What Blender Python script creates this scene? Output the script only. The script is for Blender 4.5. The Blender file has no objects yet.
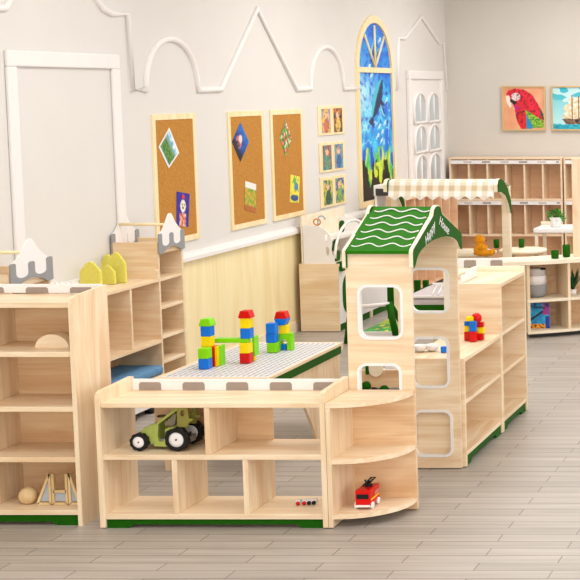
import bpy, bmesh, math, random
from mathutils import Vector, Matrix, noise
random.seed(7)
SC = bpy.context.scene
COL = SC.collection
# ------------------------------------------------------------ camera model
F = 1450.0; CAMH = 2.0; VX = 870.0; HY = 88.0
TT = F / 16700.0; TH = math.atan(TT); CY = HY + F * TT
CT, ST = math.cos(TH), math.sin(TH)
def _ray(x, y):
    b = (CY - y) / F
    return ((x - VX) / F, CT + b * ST, -ST + b * CT)
def onz(x, y, z=0.0):                      # photo point on a level plane
    r = _ray(x, y); t = (z - CAMH) / r[2]
    return Vector((r[0]*t, r[1]*t, z))
def ony(x, y, Y):                          # photo point on a plane facing us
    r = _ray(x, y); t = Y / r[1]
    return Vector((r[0]*t, Y, CAMH + r[2]*t))
def onx(x, y, X):                          # photo point on a side plane
    r = _ray(x, y); t = X / r[0]
    return Vector((X, r[1]*t, CAMH + r[2]*t))

cam = bpy.data.cameras.new('camera'); co = bpy.data.objects.new('camera', cam); COL.objects.link(co)
co.location = (0, 0, CAMH); co.rotation_euler = (math.pi/2 - TH, 0, 0)
cam.sensor_width = 36; cam.sensor_fit = 'HORIZONTAL'; cam.lens = F / 580 * 36
cam.shift_x = (290 - VX) / 580.0; cam.shift_y = (CY - 290) / 580.0
cam.clip_end = 100
SC.camera = co

# ------------------------------------------------------------ materials
def lin(c):
    c = c / 255.0
    return c / 12.92 if c <= 0.04045 else ((c + 0.055) / 1.055) ** 2.4
def rgb(r, g, b): return (lin(r), lin(g), lin(b), 1)
def mat_base(name, rough=0.5):
    m = bpy.data.materials.new(name); m.use_nodes = True
    nt = m.node_tree; b = nt.nodes['Principled BSDF']
    b.inputs['Roughness'].default_value = rough
    return m, nt, b
def plain(name, c, rough=0.5, var=0.04, scale=30, metal=0, spec=.25):
    m, nt, b = mat_base(name, rough); b.inputs['Specular IOR Level'].default_value = spec
    tc = nt.nodes.new('ShaderNodeTexCoord'); n = nt.nodes.new('ShaderNodeTexNoise')
    n.inputs['Scale'].default_value = scale; n.inputs['Detail'].default_value = 4
    nt.links.new(tc.outputs['Object'], n.inputs['Vector'])
    r = nt.nodes.new('ShaderNodeValToRGB')
    c = rgb(*c)
    r.color_ramp.elements[0].position = .3; r.color_ramp.elements[1].position = .7
    r.color_ramp.elements[0].color = tuple(v*(1-var) for v in c[:3]) + (1,)
    r.color_ramp.elements[1].color = tuple(min(1, v*(1+var)) for v in c[:3]) + (1,)
    nt.links.new(n.outputs['Fac'], r.inputs['Fac']); nt.links.new(r.outputs['Color'], b.inputs['Base Color'])
    b.inputs['Metallic'].default_value = metal
    return m
def wood(name, c1, c2, axis, rough=0.45, sc=1.0):
    m, nt, b = mat_base(name, rough)
    tc = nt.nodes.new('ShaderNodeTexCoord'); mp = nt.nodes.new('ShaderNodeMapping')
    s = [11*sc]*3; s[axis] = 1.5*sc; mp.inputs['Scale'].default_value = s
    n = nt.nodes.new('ShaderNodeTexNoise'); n.inputs['Scale'].default_value = 1.0; n.inputs['Detail'].default_value = 5
    n.inputs['Distortion'].default_value = 1.1
    mp2 = nt.nodes.new('ShaderNodeMapping'); s2 = [90*sc]*3; s2[axis] = 3*sc; mp2.inputs['Scale'].default_value = s2
    n2 = nt.nodes.new('ShaderNodeTexNoise'); n2.inputs['Scale'].default_value = 1.0; n2.inputs['Detail'].default_value = 2
    for a, q in ((mp, n), (mp2, n2)):
        nt.links.new(tc.outputs['Object'], a.inputs['Vector']); nt.links.new(a.outputs['Vector'], q.inputs['Vector'])
    mix = nt.nodes.new('ShaderNodeMath'); mix.operation = 'MULTIPLY_ADD'; mix.inputs[1].default_value = .3
    nt.links.new(n2.outputs['Fac'], mix.inputs[0])
    m2 = nt.nodes.new('ShaderNodeMath'); m2.operation = 'MULTIPLY'; m2.inputs[1].default_value = .7
    nt.links.new(n.outputs['Fac'], m2.inputs[0]); nt.links.new(m2.outputs[0], mix.inputs[2])
    r = nt.nodes.new('ShaderNodeValToRGB')
    r.color_ramp.elements[0].position = .36; r.color_ramp.elements[1].position = .62
    r.color_ramp.elements[0].color = rgb(*c1); r.color_ramp.elements[1].color = rgb(*c2)
    nt.links.new(mix.outputs[0], r.inputs['Fac']); nt.links.new(r.outputs['Color'], b.inputs['Base Color'])
    return m
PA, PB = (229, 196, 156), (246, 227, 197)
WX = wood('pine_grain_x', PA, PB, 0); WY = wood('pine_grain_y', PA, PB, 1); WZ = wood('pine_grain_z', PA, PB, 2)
WBACK = wood('pine_back_shaded', (218, 174, 128), (238, 206, 165), 0)  # pine with the orange interreflection of shelf interiors put into the colour
LOCK = wood('locker_oak', (230, 184, 144), (240, 202, 166), 0)
LOCKF = wood('locker_frame', (236, 206, 172), (244, 220, 190), 0)
CREAM = wood('cream_birch', (236, 220, 190), (246, 234, 212), 0)
YPINE = wood('yellow_pine', (240, 220, 166), (250, 234, 190), 2, sc=.6)
FRAMEW = wood('frame_maple', (240, 214, 160), (250, 232, 192), 2)
WHITE = plain('white_paint', (240, 237, 236), .4, .01)
MOLD = plain('white_moulding', (235, 231, 229), .55, .01, spec=.12)
WALL = plain('wall_paint', (220, 217, 213), .8, .012, 3)
WALLB = plain('back_wall_paint', (210, 204, 196), .8, .012, 3)
CEIL = plain('ceiling_paint', (242, 240, 236), .8, .01, 3)
GREEN = plain('green_lacquer', (26, 88, 4), .5, .05, spec=.1)
ROOFG = plain('roof_green', (36, 112, 2), .6, .04, spec=.08)
GRASSG = plain('bright_green', (40, 150, 50), .5, .1)
TAUPE = plain('taupe_paint', (158, 144, 134), .5, .03)
GREY = plain('grey_paint', (150, 150, 152), .5, .03)
DARK = plain('dark_grey', (62, 60, 62), .5, .05)
BLACK = plain('black_rubber', (22, 22, 24), .55, .1)
BLUEF = plain('blue_fabric', (100, 144, 184), .9, .12, 60)
YELF = plain('mustard_felt', (224, 216, 104), .9, .05, 60)
BRED = plain('red_plastic', (214, 8, 6), .3, .03, spec=.3); BYEL = plain('yellow_plastic', (252, 222, 10), .3, .03, spec=.3)
BBLU = plain('blue_plastic', (12, 118, 226), .3, .03, spec=.3); BGRN = plain('lime_plastic', (132, 220, 14), .3, .03, spec=.3)
TRAC = plain('olive_green_wood', (172, 184, 92), .45, .06); TRAD = plain('khaki_wood', (158, 152, 72), .5, .05)
TEDDY = plain('orange_plush', (226, 150, 30), .95, .22, 90)
PLATE = plain('pale_grey_plate', (222, 222, 226), .4, .02)
STUD = plain('stud_grey', (172, 164, 162), .45, .03)
LEAF = plain('leaf_green', (70, 150, 50), .6, .25, 40); SPIKE = plain('dark_leaf', (28, 70, 36), .5, .25, 40)
SOIL = plain('soil', (70, 50, 38), .9, .2)
BALLW = wood('ash_toy', (214, 180, 128), (234, 206, 158), 2)
GLASS, nt, b = mat_base('pale_glass', .1); b.inputs['Base Color'].default_value = rgb(190, 200, 206); b.inputs['Alpha'].default_value = 1
SILV = plain('mirror_grey', (178, 186, 196), .2, .02)
CORK, nt, b = mat_base('cork', .95)
tc = nt.nodes.new('ShaderNodeTexCoord'); n = nt.nodes.new('ShaderNodeTexNoise'); n.inputs['Scale'].default_value = 110; n.inputs['Detail'].default_value = 3
r = nt.nodes.new('ShaderNodeValToRGB'); r.color_ramp.elements[0].position = .3; r.color_ramp.elements[1].position = .68
r.color_ramp.elements[0].color = rgb(172, 114, 40); r.color_ramp.elements[1].color = rgb(196, 138, 58)
nt.links.new(tc.outputs['Object'], n.inputs['Vector']); nt.links.new(n.outputs['Fac'], r.inputs['Fac']); nt.links.new(r.outputs['Color'], b.inputs['Base Color'])
PAINT, nt, b = mat_base('painted_picture', .5)
at = nt.nodes.new('ShaderNodeAttribute'); at.attribute_name = 'Col'; nt.links.new(at.outputs['Color'], b.inputs['Base Color'])
# floor planks
FLOOR, nt, b = mat_base('plank_floor', .42)
tc = nt.nodes.new('ShaderNodeTexCoord'); br = nt.nodes.new('ShaderNodeTexBrick')
br.inputs['Scale'].default_value = 1; br.offset = .5
br.inputs['Brick Width'].default_value = .66; br.inputs['Row Height'].default_value = .098
br.inputs['Mortar Size'].default_value = .0028; br.inputs['Mortar Smooth'].default_value = .2
br.inputs['Color1'].default_value = rgb(172, 164, 156); br.inputs['Color2'].default_value = rgb(186, 178, 170); br.inputs['Mortar'].default_value = rgb(122, 114, 106)
br.inputs['Bias'].default_value = 0
nt.links.new(tc.outputs['Object'], br.inputs['Vector'])
mp = nt.nodes.new('ShaderNodeMapping'); mp.inputs['Scale'].default_value = (1.6, 26, 1)
n = nt.nodes.new('ShaderNodeTexNoise'); n.inputs['Scale'].default_value = 1; n.inputs['Detail'].default_value = 5
nt.links.new(tc.outputs['Object'], mp.inputs['Vector']); nt.links.new(mp.outputs['Vector'], n.inputs['Vector'])
r = nt.nodes.new('ShaderNodeValToRGB'); r.color_ramp.elements[0].position = .3; r.color_ramp.elements[1].position = .7
r.color_ramp.elements[0].color = (.70, .68, .66, 1); r.color_ramp.elements[1].color = (1, 1, 1, 1)
nt.links.new(n.outputs['Fac'], r.inputs['Fac'])
mx = nt.nodes.new('ShaderNodeMixRGB'); mx.blend_type = 'MULTIPLY'; mx.inputs['Fac'].default_value = .8
nt.links.new(br.outputs['Color'], mx.inputs['Color1']); nt.links.new(r.outputs['Color'], mx.inputs['Color2'])
nt.links.new(mx.outputs['Color'], b.inputs['Base Color'])

# ------------------------------------------------------------ mesh helpers
def link(name, bm, mat, parent=None, smooth=False):
    bmesh.ops.recalc_face_normals(bm, faces=bm.faces[:])
    me = bpy.data.meshes.new(name); bm.to_mesh(me); bm.free()
    if mat: me.materials.append(mat)
    if smooth:
        for p in me.polygons: p.use_smooth = True
    o = bpy.data.objects.new(name, me); COL.objects.link(o)
    if parent is not None:
        o.parent = parent; o.location = tuple(-v for v in parent.location) if not parent.get('_local') else (0, 0, 0)
    return o
def add_box(bm, x0, x1, y0, y1, z0, z1, bev=0.0, seg=2):
    vs = [bm.verts.new((x, y, z)) for z in (z0, z1) for x, y in ((x0, y0), (x1, y0), (x1, y1), (x0, y1))]
    fs = [bm.faces.new([vs[i] for i in q]) for q in ((3,2,1,0), (4,5,6,7), (0,1,5,4), (1,2,6,5), (2,3,7,6), (3,0,4,7))]
    if bev > 0:
        es = list({e for f in fs for e in f.edges})
        bmesh.ops.bevel(bm, geom=es, offset=bev, segments=seg, profile=.5, affect='EDGES')
def box(name, x0, x1, y0, y1, z0, z1, mat, parent=None, bev=.002):
    x0, x1 = sorted((x0, x1)); y0, y1 = sorted((y0, y1)); z0, z1 = sorted((z0, z1))
    bm = bmesh.new(); add_box(bm, x0, x1, y0, y1, z0, z1, bev); return link(name, bm, mat, parent)
def add_prism(bm, pts, axis, a, b):
    """polygon pts in the plane across axis, extruded from a to b"""
    def mk(p, d):
        if axis == 0: return (d, p[0], p[1])
        if axis == 1: return (p[0], d, p[1])
        return (p[0], p[1], d)
    A = [bm.verts.new(mk(p, a)) for p in pts]; B = [bm.verts.new(mk(p, b)) for p in pts]
    bm.faces.new(A); bm.faces.new(B[::-1])
    n = len(pts)
    for i in range(n): bm.faces.new((A[i], A[(i+1) % n], B[(i+1) % n], B[i]))
def prism(name, pts, axis, a, b, mat, parent=None, bev=0):
    bm = bmesh.new(); add_prism(bm, pts, axis, a, b)
    if bev:
        es = [e for e in bm.edges]; bmesh.ops.bevel(bm, geom=es, offset=bev, segments=2, profile=.5, affect='EDGES')
    return link(name, bm, mat, parent)
def rr(x0, x1, z0, z1, r, n=5):              # rounded rectangle
    out = []
    for cx, cz, a0 in ((x1-r, z1-r, 0), (x0+r, z1-r, 90), (x0+r, z0+r, 180), (x1-r, z0+r, 270)):
        for i in range(n+1):
            a = math.radians(a0 + 90*i/n); out.append((cx + r*math.cos(a), cz + r*math.sin(a)))
    return out
def holed(name, outer, holes, axis, a, b, mat, parent):
    """plate with rounded window openings cut by bridging: triangulated fill"""
    bm = bmesh.new()
    def mk(p, d): return (d, p[0], p[1]) if axis == 0 else ((p[0], d, p[1]) if axis == 1 else (p[0], p[1], d))
    edges = []
    for loop in [outer] + holes:
        v = [bm.verts.new(mk(p, a)) for p in loop]
        edges += [bm.edges.new((v[i], v[(i+1) % len(v)])) for i in range(len(v))]
    bmesh.ops.triangle_fill(bm, use_beauty=True, use_dissolve=False, edges=edges)
    g = bmesh.ops.extrude_face_region(bm, geom=bm.faces[:])
    d = [0, 0, 0]; d[axis] = b - a
    bmesh.ops.translate(bm, verts=[x for x in g['geom'] if isinstance(x, bmesh.types.BMVert)], vec=d)
    return link(name, bm, mat, parent)
def ring(name, loop_out, loop_in, axis, a, b, mat, parent):
    bm = bmesh.new()
    def mk(p, d): return (d, p[0], p[1]) if axis == 0 else ((p[0], d, p[1]) if axis == 1 else (p[0], p[1], d))
    L = [[bm.verts.new(mk(p, d)) for p in lp] for lp, d in ((loop_out, a), (loop_out, b), (loop_in, b), (loop_in, a))]
    n = len(loop_out)
    for k in range(4):
        A, B = L[k], L[(k+1) % 4]
        for i in range(n): bm.faces.new((A[i], A[(i+1) % n], B[(i+1) % n], B[i]))
    return link(name, bm, mat, parent)
def add_tube(bm, pts, r, n=10, closed=False):
    pts = [Vector(p) for p in pts]; rings = []
    m = len(pts)
    for i, p in enumerate(pts):
        a = pts[(i-1) % m] if (closed or i > 0) else p; b2 = pts[(i+1) % m] if (closed or i < m-1) else p
        t = (b2 - a).normalized()
        up = Vector((0, 0, 1)) if abs(t.z) < .95 else Vector((1, 0, 0))
        if m > 2 and i > 0 and rings: up = lastup
        u = t.cross(up).normalized(); w = u.cross(t).normalized(); lastup = w
        rad = r[i] if isinstance(r, (list, tuple)) else r
        rings.append([bm.verts.new(p + u*rad*math.cos(2*math.pi*k/n) + w*rad*math.sin(2*math.pi*k/n)) for k in range(n)])
    for i in range(m - (0 if closed else 1)):
        A, B = rings[i], rings[(i+1) % m]
        for k in range(n): bm.faces.new((A[k], A[(k+1) % n], B[(k+1) % n], B[k]))
    if not closed: bm.faces.new(rings[0][::-1]); bm.faces.new(rings[-1])
def tube(name, pts, r, mat, parent=None, n=10, closed=False):
    bm = bmesh.new(); add_tube(bm, pts, r, n, closed); return link(name, bm, mat, parent, True)
def lathe(name, prof, cx, cy, cz, mat, parent=None, n=24, axis=2, smooth=True):
    bm = bmesh.new(); rings = []
    for r_, h in prof:
        rg = []
        for k in range(n):
            a = 2*math.pi*k/n; c, s = r_*math.cos(a), r_*math.sin(a)
            p = (c, s, h) if axis == 2 else ((c, h, s) if axis == 1 else (h, c, s))
            rg.append(bm.verts.new((cx+p[0], cy+p[1], cz+p[2])))
        rings.append(rg)
    for A, B in zip(rings, rings[1:]):
        for k in range(n): bm.faces.new((A[k], A[(k+1) % n], B[(k+1) % n], B[k]))
    bm.faces.new(rings[0][::-1]); bm.faces.new(rings[-1])
    o = link(name, bm, mat, parent, False)
    if smooth:
        for p in o.data.polygons: p.use_smooth = len(p.vertices) == 4
    return o
USED = set()
def tag(o, label, cat, group=None):
    o['label'] = label; o['category'] = cat
    if group: o['group'] = group
    return o
def thing(name, label, cat, loc, group=None):
    o = bpy.data.objects.new(name, None); COL.objects.link(o); o.location = loc; o.empty_display_size = .05
    return tag(o, label, cat, group)
def struct(o): o['kind'] = 'structure'; return o
def picture(name, origin, ux, uz, w, h, nx, ny, fn, parent=None, off=.0, back=.004, mask=None):
    """flat painted sheet: fn(u, v) -> sRGB, v from the top; a real sheet with thickness"""
    ux = Vector(ux); uz = Vector(uz); nrm = ux.cross(uz).normalized()
    o0 = Vector(origin) + nrm*off
    verts = []; cols = []
    for j in range(ny+1):
        for i in range(nx+1):
            u, v = i/nx, j/ny
            verts.append(o0 + ux*(u*w) + uz*((1-v)*h)); cols.append(fn(u, v))
    faces = [(j*(nx+1)+i, (j+1)*(nx+1)+i, (j+1)*(nx+1)+i+1, j*(nx+1)+i+1) for j in range(ny) for i in range(nx)
             if mask is None or mask((i+.5)/nx, (j+.5)/ny)]
    nfront = len(verts)
    for c in (0, nx, ny*(nx+1)+nx, ny*(nx+1)):
        verts.append(verts[c] - nrm*back); cols.append(cols[c])
    k = nfront
    if mask is None: faces += [(k, k+1, k+2, k+3)]
    me = bpy.data.meshes.new(name); me.from_pydata([tuple(v) for v in verts], [], faces)
    ca = me.color_attributes.new('Col', 'FLOAT_COLOR', 'POINT')
    flat = []
    for c in cols: flat += [lin(max(0, min(255, x))) for x in c] + [1]
    ca.data.foreach_set('color', flat)
    me.materials.append(PAINT)
    o = bpy.data.objects.new(name, me); COL.objects.link(o)
    if parent is not None: o.parent = parent; o.location = tuple(-v for v in parent.location)
    return o
def inpoly(x, y, P):
    c = False; j = len(P)-1
    for i in range(len(P)):
        if (P[i][1] > y) != (P[j][1] > y) and x < (P[j][0]-P[i][0])*(y-P[i][1])/(P[j][1]-P[i][1])+P[i][0]: c = not c
        j = i
    return c
def inell(x, y, cx, cy, rx, ry): return ((x-cx)/rx)**2 + ((y-cy)/ry)**2 < 1
def nz(u, v, s=5, seed=0): return noise.noise(Vector((u*s + seed*7.3, v*s - seed*3.1, seed)))
def mixc(a, b, t):
    t = max(0, min(1, t)); return tuple(x + (y-x)*t for x, y in zip(a, b))

# ------------------------------------------------------------ the room
WXL = -4.74; YB = 16.3; HC = 3.4
struct(box('floor', -4.9, 5.5, -3.0, 16.45, -.1, 0, FLOOR, bev=0))
struct(box('ceiling', -4.9, 5.5, -3.0, 16.45, HC, HC+.1, CEIL, bev=0))
struct(box('wall_left', WXL-.12, WXL, -3.0, YB, 0, HC, WALL, bev=0))
struct(box('wall_back', WXL-.12, 5.5, YB, YB+.12, 0, HC, WALLB, bev=0))
struct(box('baseboard_back', WXL+.02, 5.5, YB-.015, YB, 0, .09, MOLD))
E0 = 11.98                                   # the yellow wainscot
struct(box('trim_1', WXL, WXL+.012, 2.0, 12.2, .07, .82, YPINE, bev=0))
def halfround(name, pts, r):
    bm = bmesh.new(); add_tube(bm, [(WXL+.004, p[0], p[1]) for p in pts], r, 12)
    return struct(link(name, bm, MOLD, None, True))
bm = bmesh.new(); add_prism(bm, [(WXL, .81), (WXL+.045, .81), (WXL+.045, .835), (WXL+.03, .86), (WXL, .865)], 1, 2.0, 14.6)
struct(link('trim_2', bm, MOLD))
struct(box('baseboard_left', WXL, WXL+.02, 2.0, 14.8, 0, .085, CREAM))
def wp(x, y): v = onx(x, y, WXL); return (v.y, v.z)
def arcpts(xa, xb, yb, yt, n=16):
    a = wp(xa, yb); b2 = wp(xb, yb); t = wp((xa+xb)/2, yt)
    cy_ = (a[0]+b2[0])/2; ry = (b2[0]-a[0])/2; zb = (a[1]+b2[1])/2; rz = t[1]-zb
    return [(cy_ - ry*math.cos(math.pi*i/n), zb + rz*math.sin(math.pi*i/n)**.9) for i in range(n+1)]
sky = [wp(-40, 8), wp(4, 8), wp(12, -8), wp(60, -60), wp(92, -6), wp(101, 8), wp(110, 13.5), wp(126, 14), wp(131, 90.5)]
sky += arcpts(145, 197, 90, 39)
sky += [wp(220, 89.5), wp(256, 9), wp(296, 89.5)] + arcpts(310, 343, 88.5, 47) + [wp(358, 88)]
sky = [p for i, p in enumerate(sky)]
halfround('trim_3', sky, .022)
halfround('trim_4', [wp(396.5, 90), wp(397.5, 38.5), wp(404, 38.5), wp(420.5, 17), wp(438, 43), wp(442.5, 43), wp(446, 89.5), wp(450, 89.5)], .02)
# big picture-frame moulding on the left
a = wp(8.5, 59); c2 = wp(113, 61)
bm = bmesh.new()
zt = (a[1]+c2[1])/2; y0, y1 = a[0], c2[0]
for q in ((y0-.045, y1+.045, zt-.045, zt+.045), (y0-.045, y0+.045, .865, zt-.0451), (y1-.045, y1+.045, .865, zt-.0451)):
    add_box(bm, WXL, WXL+.022, q[0], q[1], q[2], q[3], .008)
struct(link('trim_5', bm, MOLD))
# ------------------------------------------------------------ door on the left wall
d0, d1 = onx(405.5, 71, WXL), onx(440, 71, WXL)
dy0, dy1, dz = d0.y, d1.y, 2.18
door = struct(box('door_1', WXL, WXL+.02, dy0+.09, dy1-.09, .01, dz-.09, MOLD))
bm = bmesh.new()
for q in ((dy0, dy1, dz-.09, dz), (dy0, dy0+.09, 0, dz-.0901), (dy1-.09, dy1, 0, dz-.0901)):
    add_box(bm, WXL, WXL+.04, q[0], q[1], q[2], q[3], .01)
struct(link('trim_6', bm, MOLD))
dm = (dy0+dy1)/2
for k, (ya, yb) in enumerate(((dy0+.15, dm-.03), (dm+.03, dy1-.15))):
    for (za, zb) in ((1.64, 1.95), (1.33, 1.61), (.9, 1.30)):
        hw = (yb-ya)/2; cyy = (ya+yb)/2
        arch = [(ya, za), (yb, za)] + [(cyy + hw*math.cos(math.pi*i/10), zb - hw*.8 + hw*.8*math.sin(math.pi*i/10)) for i in range(11)]
        g = prism('glass_pane', arch, 0, WXL+.021, WXL+.025, GLASS); g.parent = door
        t = tube('glazing_bar', [(WXL+.028, p[0], p[1]) for p in arch], .016, MOLD, None, 8, True); t.parent = door
        t = tube('glazing_bar', [(WXL+.028, cyy, za), (WXL+.028, cyy, zb)], .012, MOLD, None, 8); t.parent = door
lathe('door_handle', [(.02, 0), (.022, .02), (.03, .04), (.02, .06)], WXL+.02, dy0+.12, 1.0, SILV, None, 12, 0).parent = door

# ------------------------------------------------------------ arched picture
yA, yB_ = onx(357.3, 150, WXL).y, onx(394, 150, WXL).y
zbot = .885; ztop = 2.69; zsp = 2.165
arch_o = thing('arched_picture', 'tall round-topped wooden frame holding a blue underwater scene, on left wall', 'picture', (WXL, (yA+yB_)/2, zbot))
def archloop(y0, y1, z0, zs, zt, n=20):
    c_ = (y0+y1)/2; r_ = (y1-y0)/2
    return [(y0, z0), (y1, z0), (y1, (z0+zs)/2)] + [(c_ + r_*math.cos(math.pi*i/n), zs + (zt-zs)*math.sin(math.pi*i/n)) for i in range(n+1)] + [(y0, (z0+zs)/2)]
ring('frame', archloop(yA, yB_, zbot, zsp, ztop), archloop(yA+.060, yB_-.055, zbot+.055, zsp, ztop-.07), 0, WXL, WXL+.022, FRAMEW, arch_o)
def sea(u, v):
    n1 = nz(u*1.0, v*2.6, 5, 1); n2 = nz(u, v*2.6, 14, 2)
    c = mixc((0, 112, 222), (60, 200, 248), .5 + n1*1.6)
    c = mixc(c, (190, 240, 252), max(0, 1 - math.hypot((u-.12)*1.0, (v-.40)*2.6)*1.5))
    if v < .34: c = mixc(c, (10, 84, 216), .2 + n1)
    c = mixc(c, (0, 60, 190), max(0, -n2)*1.3 if v < .6 else 0)
    if abs(nz(u*1.2+v*.8, v*1.6, 6, 15)) < .03 and .45 < v < .7: c = mixc(c, (190, 240, 252), .7)
    # big fish and smaller ones
    def fish(cx, cy, L, T, ang, col, belly):
        nonlocal c
        a_ = math.radians(ang); dx, dy = u-cx, (v-cy)*2.7
        p = dx*math.cos(a_)+dy*math.sin(a_); q = -dx*math.sin(a_)+dy*math.cos(a_)
        w = T*max(0, 1-(p/L)**2)
        if abs(p) < L and abs(q) < w: c = col if q < w*.2 else belly
        if L*.8 < p < L*1.25 and abs(q) < (p-L*.8)*.6: c = col
        if abs(p) < L*.2 and -T*2 < q < 0 and abs(p) < (q+T*2)*.4: c = col
    fish(.56, .43, .36, .13, 118, (16, 44, 92), (70, 190, 215))
    fish(.46, .16, .15, .05, 110, (30, 60, 130), (120, 200, 230))
    fish(.62, .17, .10, .04, 130, (12, 30, 90), (90, 180, 220))
    fish(.72, .50, .12, .035, 60, (20, 60, 140), (150, 225, 245))
    for (fx, fy) in ((.6, .59), (.7, .62), (.55, .64), (.78, .57), (.68, .10), (.35, .25), (.4, .30), (.66, .67), (.85, .44)):
        fish(fx, fy, .06, .02, 140, (190, 230, 250), (230, 245, 255))
    if v > .70:
        t = (v-.70)/.3
        k = nz(u, v, 9, 5)
        if k + t*1.2 > .22: c = mixc((60, 190, 90), (232, 232, 60), .5 + nz(u, v, 12, 8)*1.4)
        if k < -.32: c = (20, 80, 200)
        spike = .62 - .55*abs(math.sin(u*9.5+.6)) + .12*nz(u, v, 18, 3)
        if t > spike + .18: c = (8, 14, 16)
        if t > .3 and t < .75 and inell(u, t, .55, .45, .16, .22) and nz(u, v, 20, 4) > -.1: c = (206, 226, 60)
    return c
pz0, pz1 = zbot+.05, ztop-.06
hy = (yB_-yA)/2-.07; rz_ = ztop-.075-zsp
def amask(u, v):
    z = pz1 - v*(pz1-pz0); y = (u-.5)*2*((yB_-yA)/2-.06)
    return z < zsp or (y/hy)**2 + ((z-zsp)/rz_)**2 < 1.0
picture('picture_panel', (WXL, yA+.06, pz0), (0, 1, 0), (0, 0, 1), yB_-yA-.12, pz1-pz0, 60, 170, sea, arch_o, .006, mask=amask)
box('crossbar', WXL+.008, WXL+.021, yA+.06, yB_-.06, zsp-.02, zsp+.03, FRAMEW, arch_o)
cyy = (yA+yB_)/2
for dy_, top in ((-.27, .33), (0, .43), (.27, .33)):
    tube('glazing_bar', [(WXL+.012, cyy, zsp+.03), (WXL+.012, cyy+dy_, zsp+top)], .013, FRAMEW, arch_o, 6)

# ------------------------------------------------------------ cork boards with cards
def corkboard(px0, px1, label):
    a_, b_ = onx(px0, 115, WXL).y, onx(px1, 115, WXL).y
    t = thing('cork_board', label, 'cork board', (WXL, (a_+b_)/2, .95), 'cork notice boards on the left wall')
    w = .038
    ring('frame', [(a_, .945), (b_, .945), (b_, 1.825), (a_, 1.825)], [(a_+w, .945+w), (b_-w, .945+w), (b_-w, 1.825-w), (a_+w, 1.825-w)], 0, WXL, WXL+.012, FRAMEW, t)
    box('cork_panel', WXL+.001, WXL+.008, a_+w*.9, b_-w*.9, .945+w*.9, 1.825-w*.9, CORK, t, 0)
corkboard(150.5, 193.5, 'cork notice board pinned with a mountain view and a dog picture, nearest of three')
corkboard(226.5, 262, 'cork notice board with a night-blue diamond card, middle of three')
corkboard(269, 301, 'cork notice board with a flower diamond card, farthest of three')
def card(name, quad, fn, label, nx=24, ny=30, cat='card'):
    P = [onx(x, y, WXL) for x, y in quad]            # tl, tr, br, bl
    verts, cols = [], []
    for j in range(ny+1):
        for i in range(nx+1):
            u, v = i/nx, j/ny
            p = (P[0]*(1-u)+P[1]*u)*(1-v) + (P[3]*(1-u)+P[2]*u)*v
            verts.append((WXL+.0105, p.y, p.z)); cols.append(fn(u, v))
    n0 = len(verts)
    faces = [(j*(nx+1)+i, (j+1)*(nx+1)+i, (j+1)*(nx+1)+i+1, j*(nx+1)+i+1) for j in range(ny) for i in range(nx)]
    ids = [0, nx, ny*(nx+1)+nx, ny*(nx+1)]
    for k in ids: verts.append((WXL+.0085, verts[k][1], verts[k][2])); cols.append(cols[k])
    faces.append((n0, n0+1, n0+2, n0+3))
    for k in range(4): faces.append((ids[k], ids[(k+1) % 4], n0+(k+1) % 4, n0+k)) if False else None
    c = Vector((WXL+.0105, sum(v[1] for v in verts[:n0])/n0, sum(v[2] for v in verts[:n0])/n0))
    me = bpy.data.meshes.new(name); me.from_pydata([tuple(Vector(v)-c) for v in verts], [], faces)
    ca = me.color_attributes.new('Col', 'FLOAT_COLOR', 'POINT'); fl = []
    for q in cols: fl += [lin(max(0, min(255, x))) for x in q]+[1]
    ca.data.foreach_set('color', fl); me.materials.append(PAINT)
    o = bpy.data.objects.new(name, me); COL.objects.link(o); o.location = c
    return tag(o, label, cat)
def edge(u, v, m=.07): return u < m or u > 1-m or v < m or v > 1-m
def f_mount(u, v):
    if edge(u, v): return (238, 240, 238)
    if v < .28: return mixc((90, 160, 210), (225, 238, 246), .5+nz(u, v, 6, 2)*1.6)
    if v < .42: return (120, 160, 150)
    if v > .88: return (96, 160, 176)
    return mixc((40, 96, 40), (110, 160, 60), .5+nz(u, v, 14, 3)*1.5)
def f_dog(u, v):
    if inell(u, v, .5, .12, .12, .07): return (226, 40, 40)
    if inell(u, v, .5, .40, .22, .20):
        if inell(u, v, .42, .36, .04, .03) or inell(u, v, .6, .36, .04, .03): return (30, 26, 26)
        if inell(u, v, .51, .45, .07, .05): return (60, 50, 50)
        return (240, 232, 210)
    if v > .62 and abs(u-.5) < .28: return mixc((196, 60, 40), (240, 220, 190), .5+nz(u, v, 9, 4)*1.5)
    return mixc((24, 20, 130), (60, 40, 180), .5+nz(u, v, 5, 5))
def f_night(u, v):
    if inell(u, v, .42, .42, .15, .14): return (236, 210, 200)
    c = mixc((0, 30, 110), (0, 110, 200), 1.0-v+nz(u, v, 4, 6)*.5)
    if inell(u, v, .4, .6, .25, .2): c = (196, 110, 120)
    if v > .72+nz(u, v, 6, 2)*.2: c = (14, 24, 50)
    return c
def f_field(u, v):
    if v < .22: return (236, 232, 226)
    c = mixc((226, 170, 50), (120, 160, 60), .5+nz(u, v, 8, 7)*1.6)
    if v > .8: c = mixc(c, (180, 60, 40), .6)
    return c
def f_flower(u, v):
    c = mixc((30, 110, 60), (120, 190, 60), .5+nz(u, v, 7, 8)*1.6)
    if nz(u, v, 6, 9) > .08: c = (210, 40, 50)
    if nz(u, v, 8, 10) > .25: c = (244, 220, 200)
    return c
def f_fruit(u, v):
    c = (240, 222, 70)
    if inell(u, v, .65, .4, .22, .16): c = (60, 130, 190)
    if inell(u, v, .45, .2, .18, .12): c = (90, 180, 80)
    if inell(u, v, .5, .82, .42, .12): c = (40, 70, 140)
    if nz(u, v, 10, 11) > .3: c = (90, 170, 90)
    return c
def zq(pts, ox, oy, s): return [(ox+x/s, oy+y/s) for x, y in pts]
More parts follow.
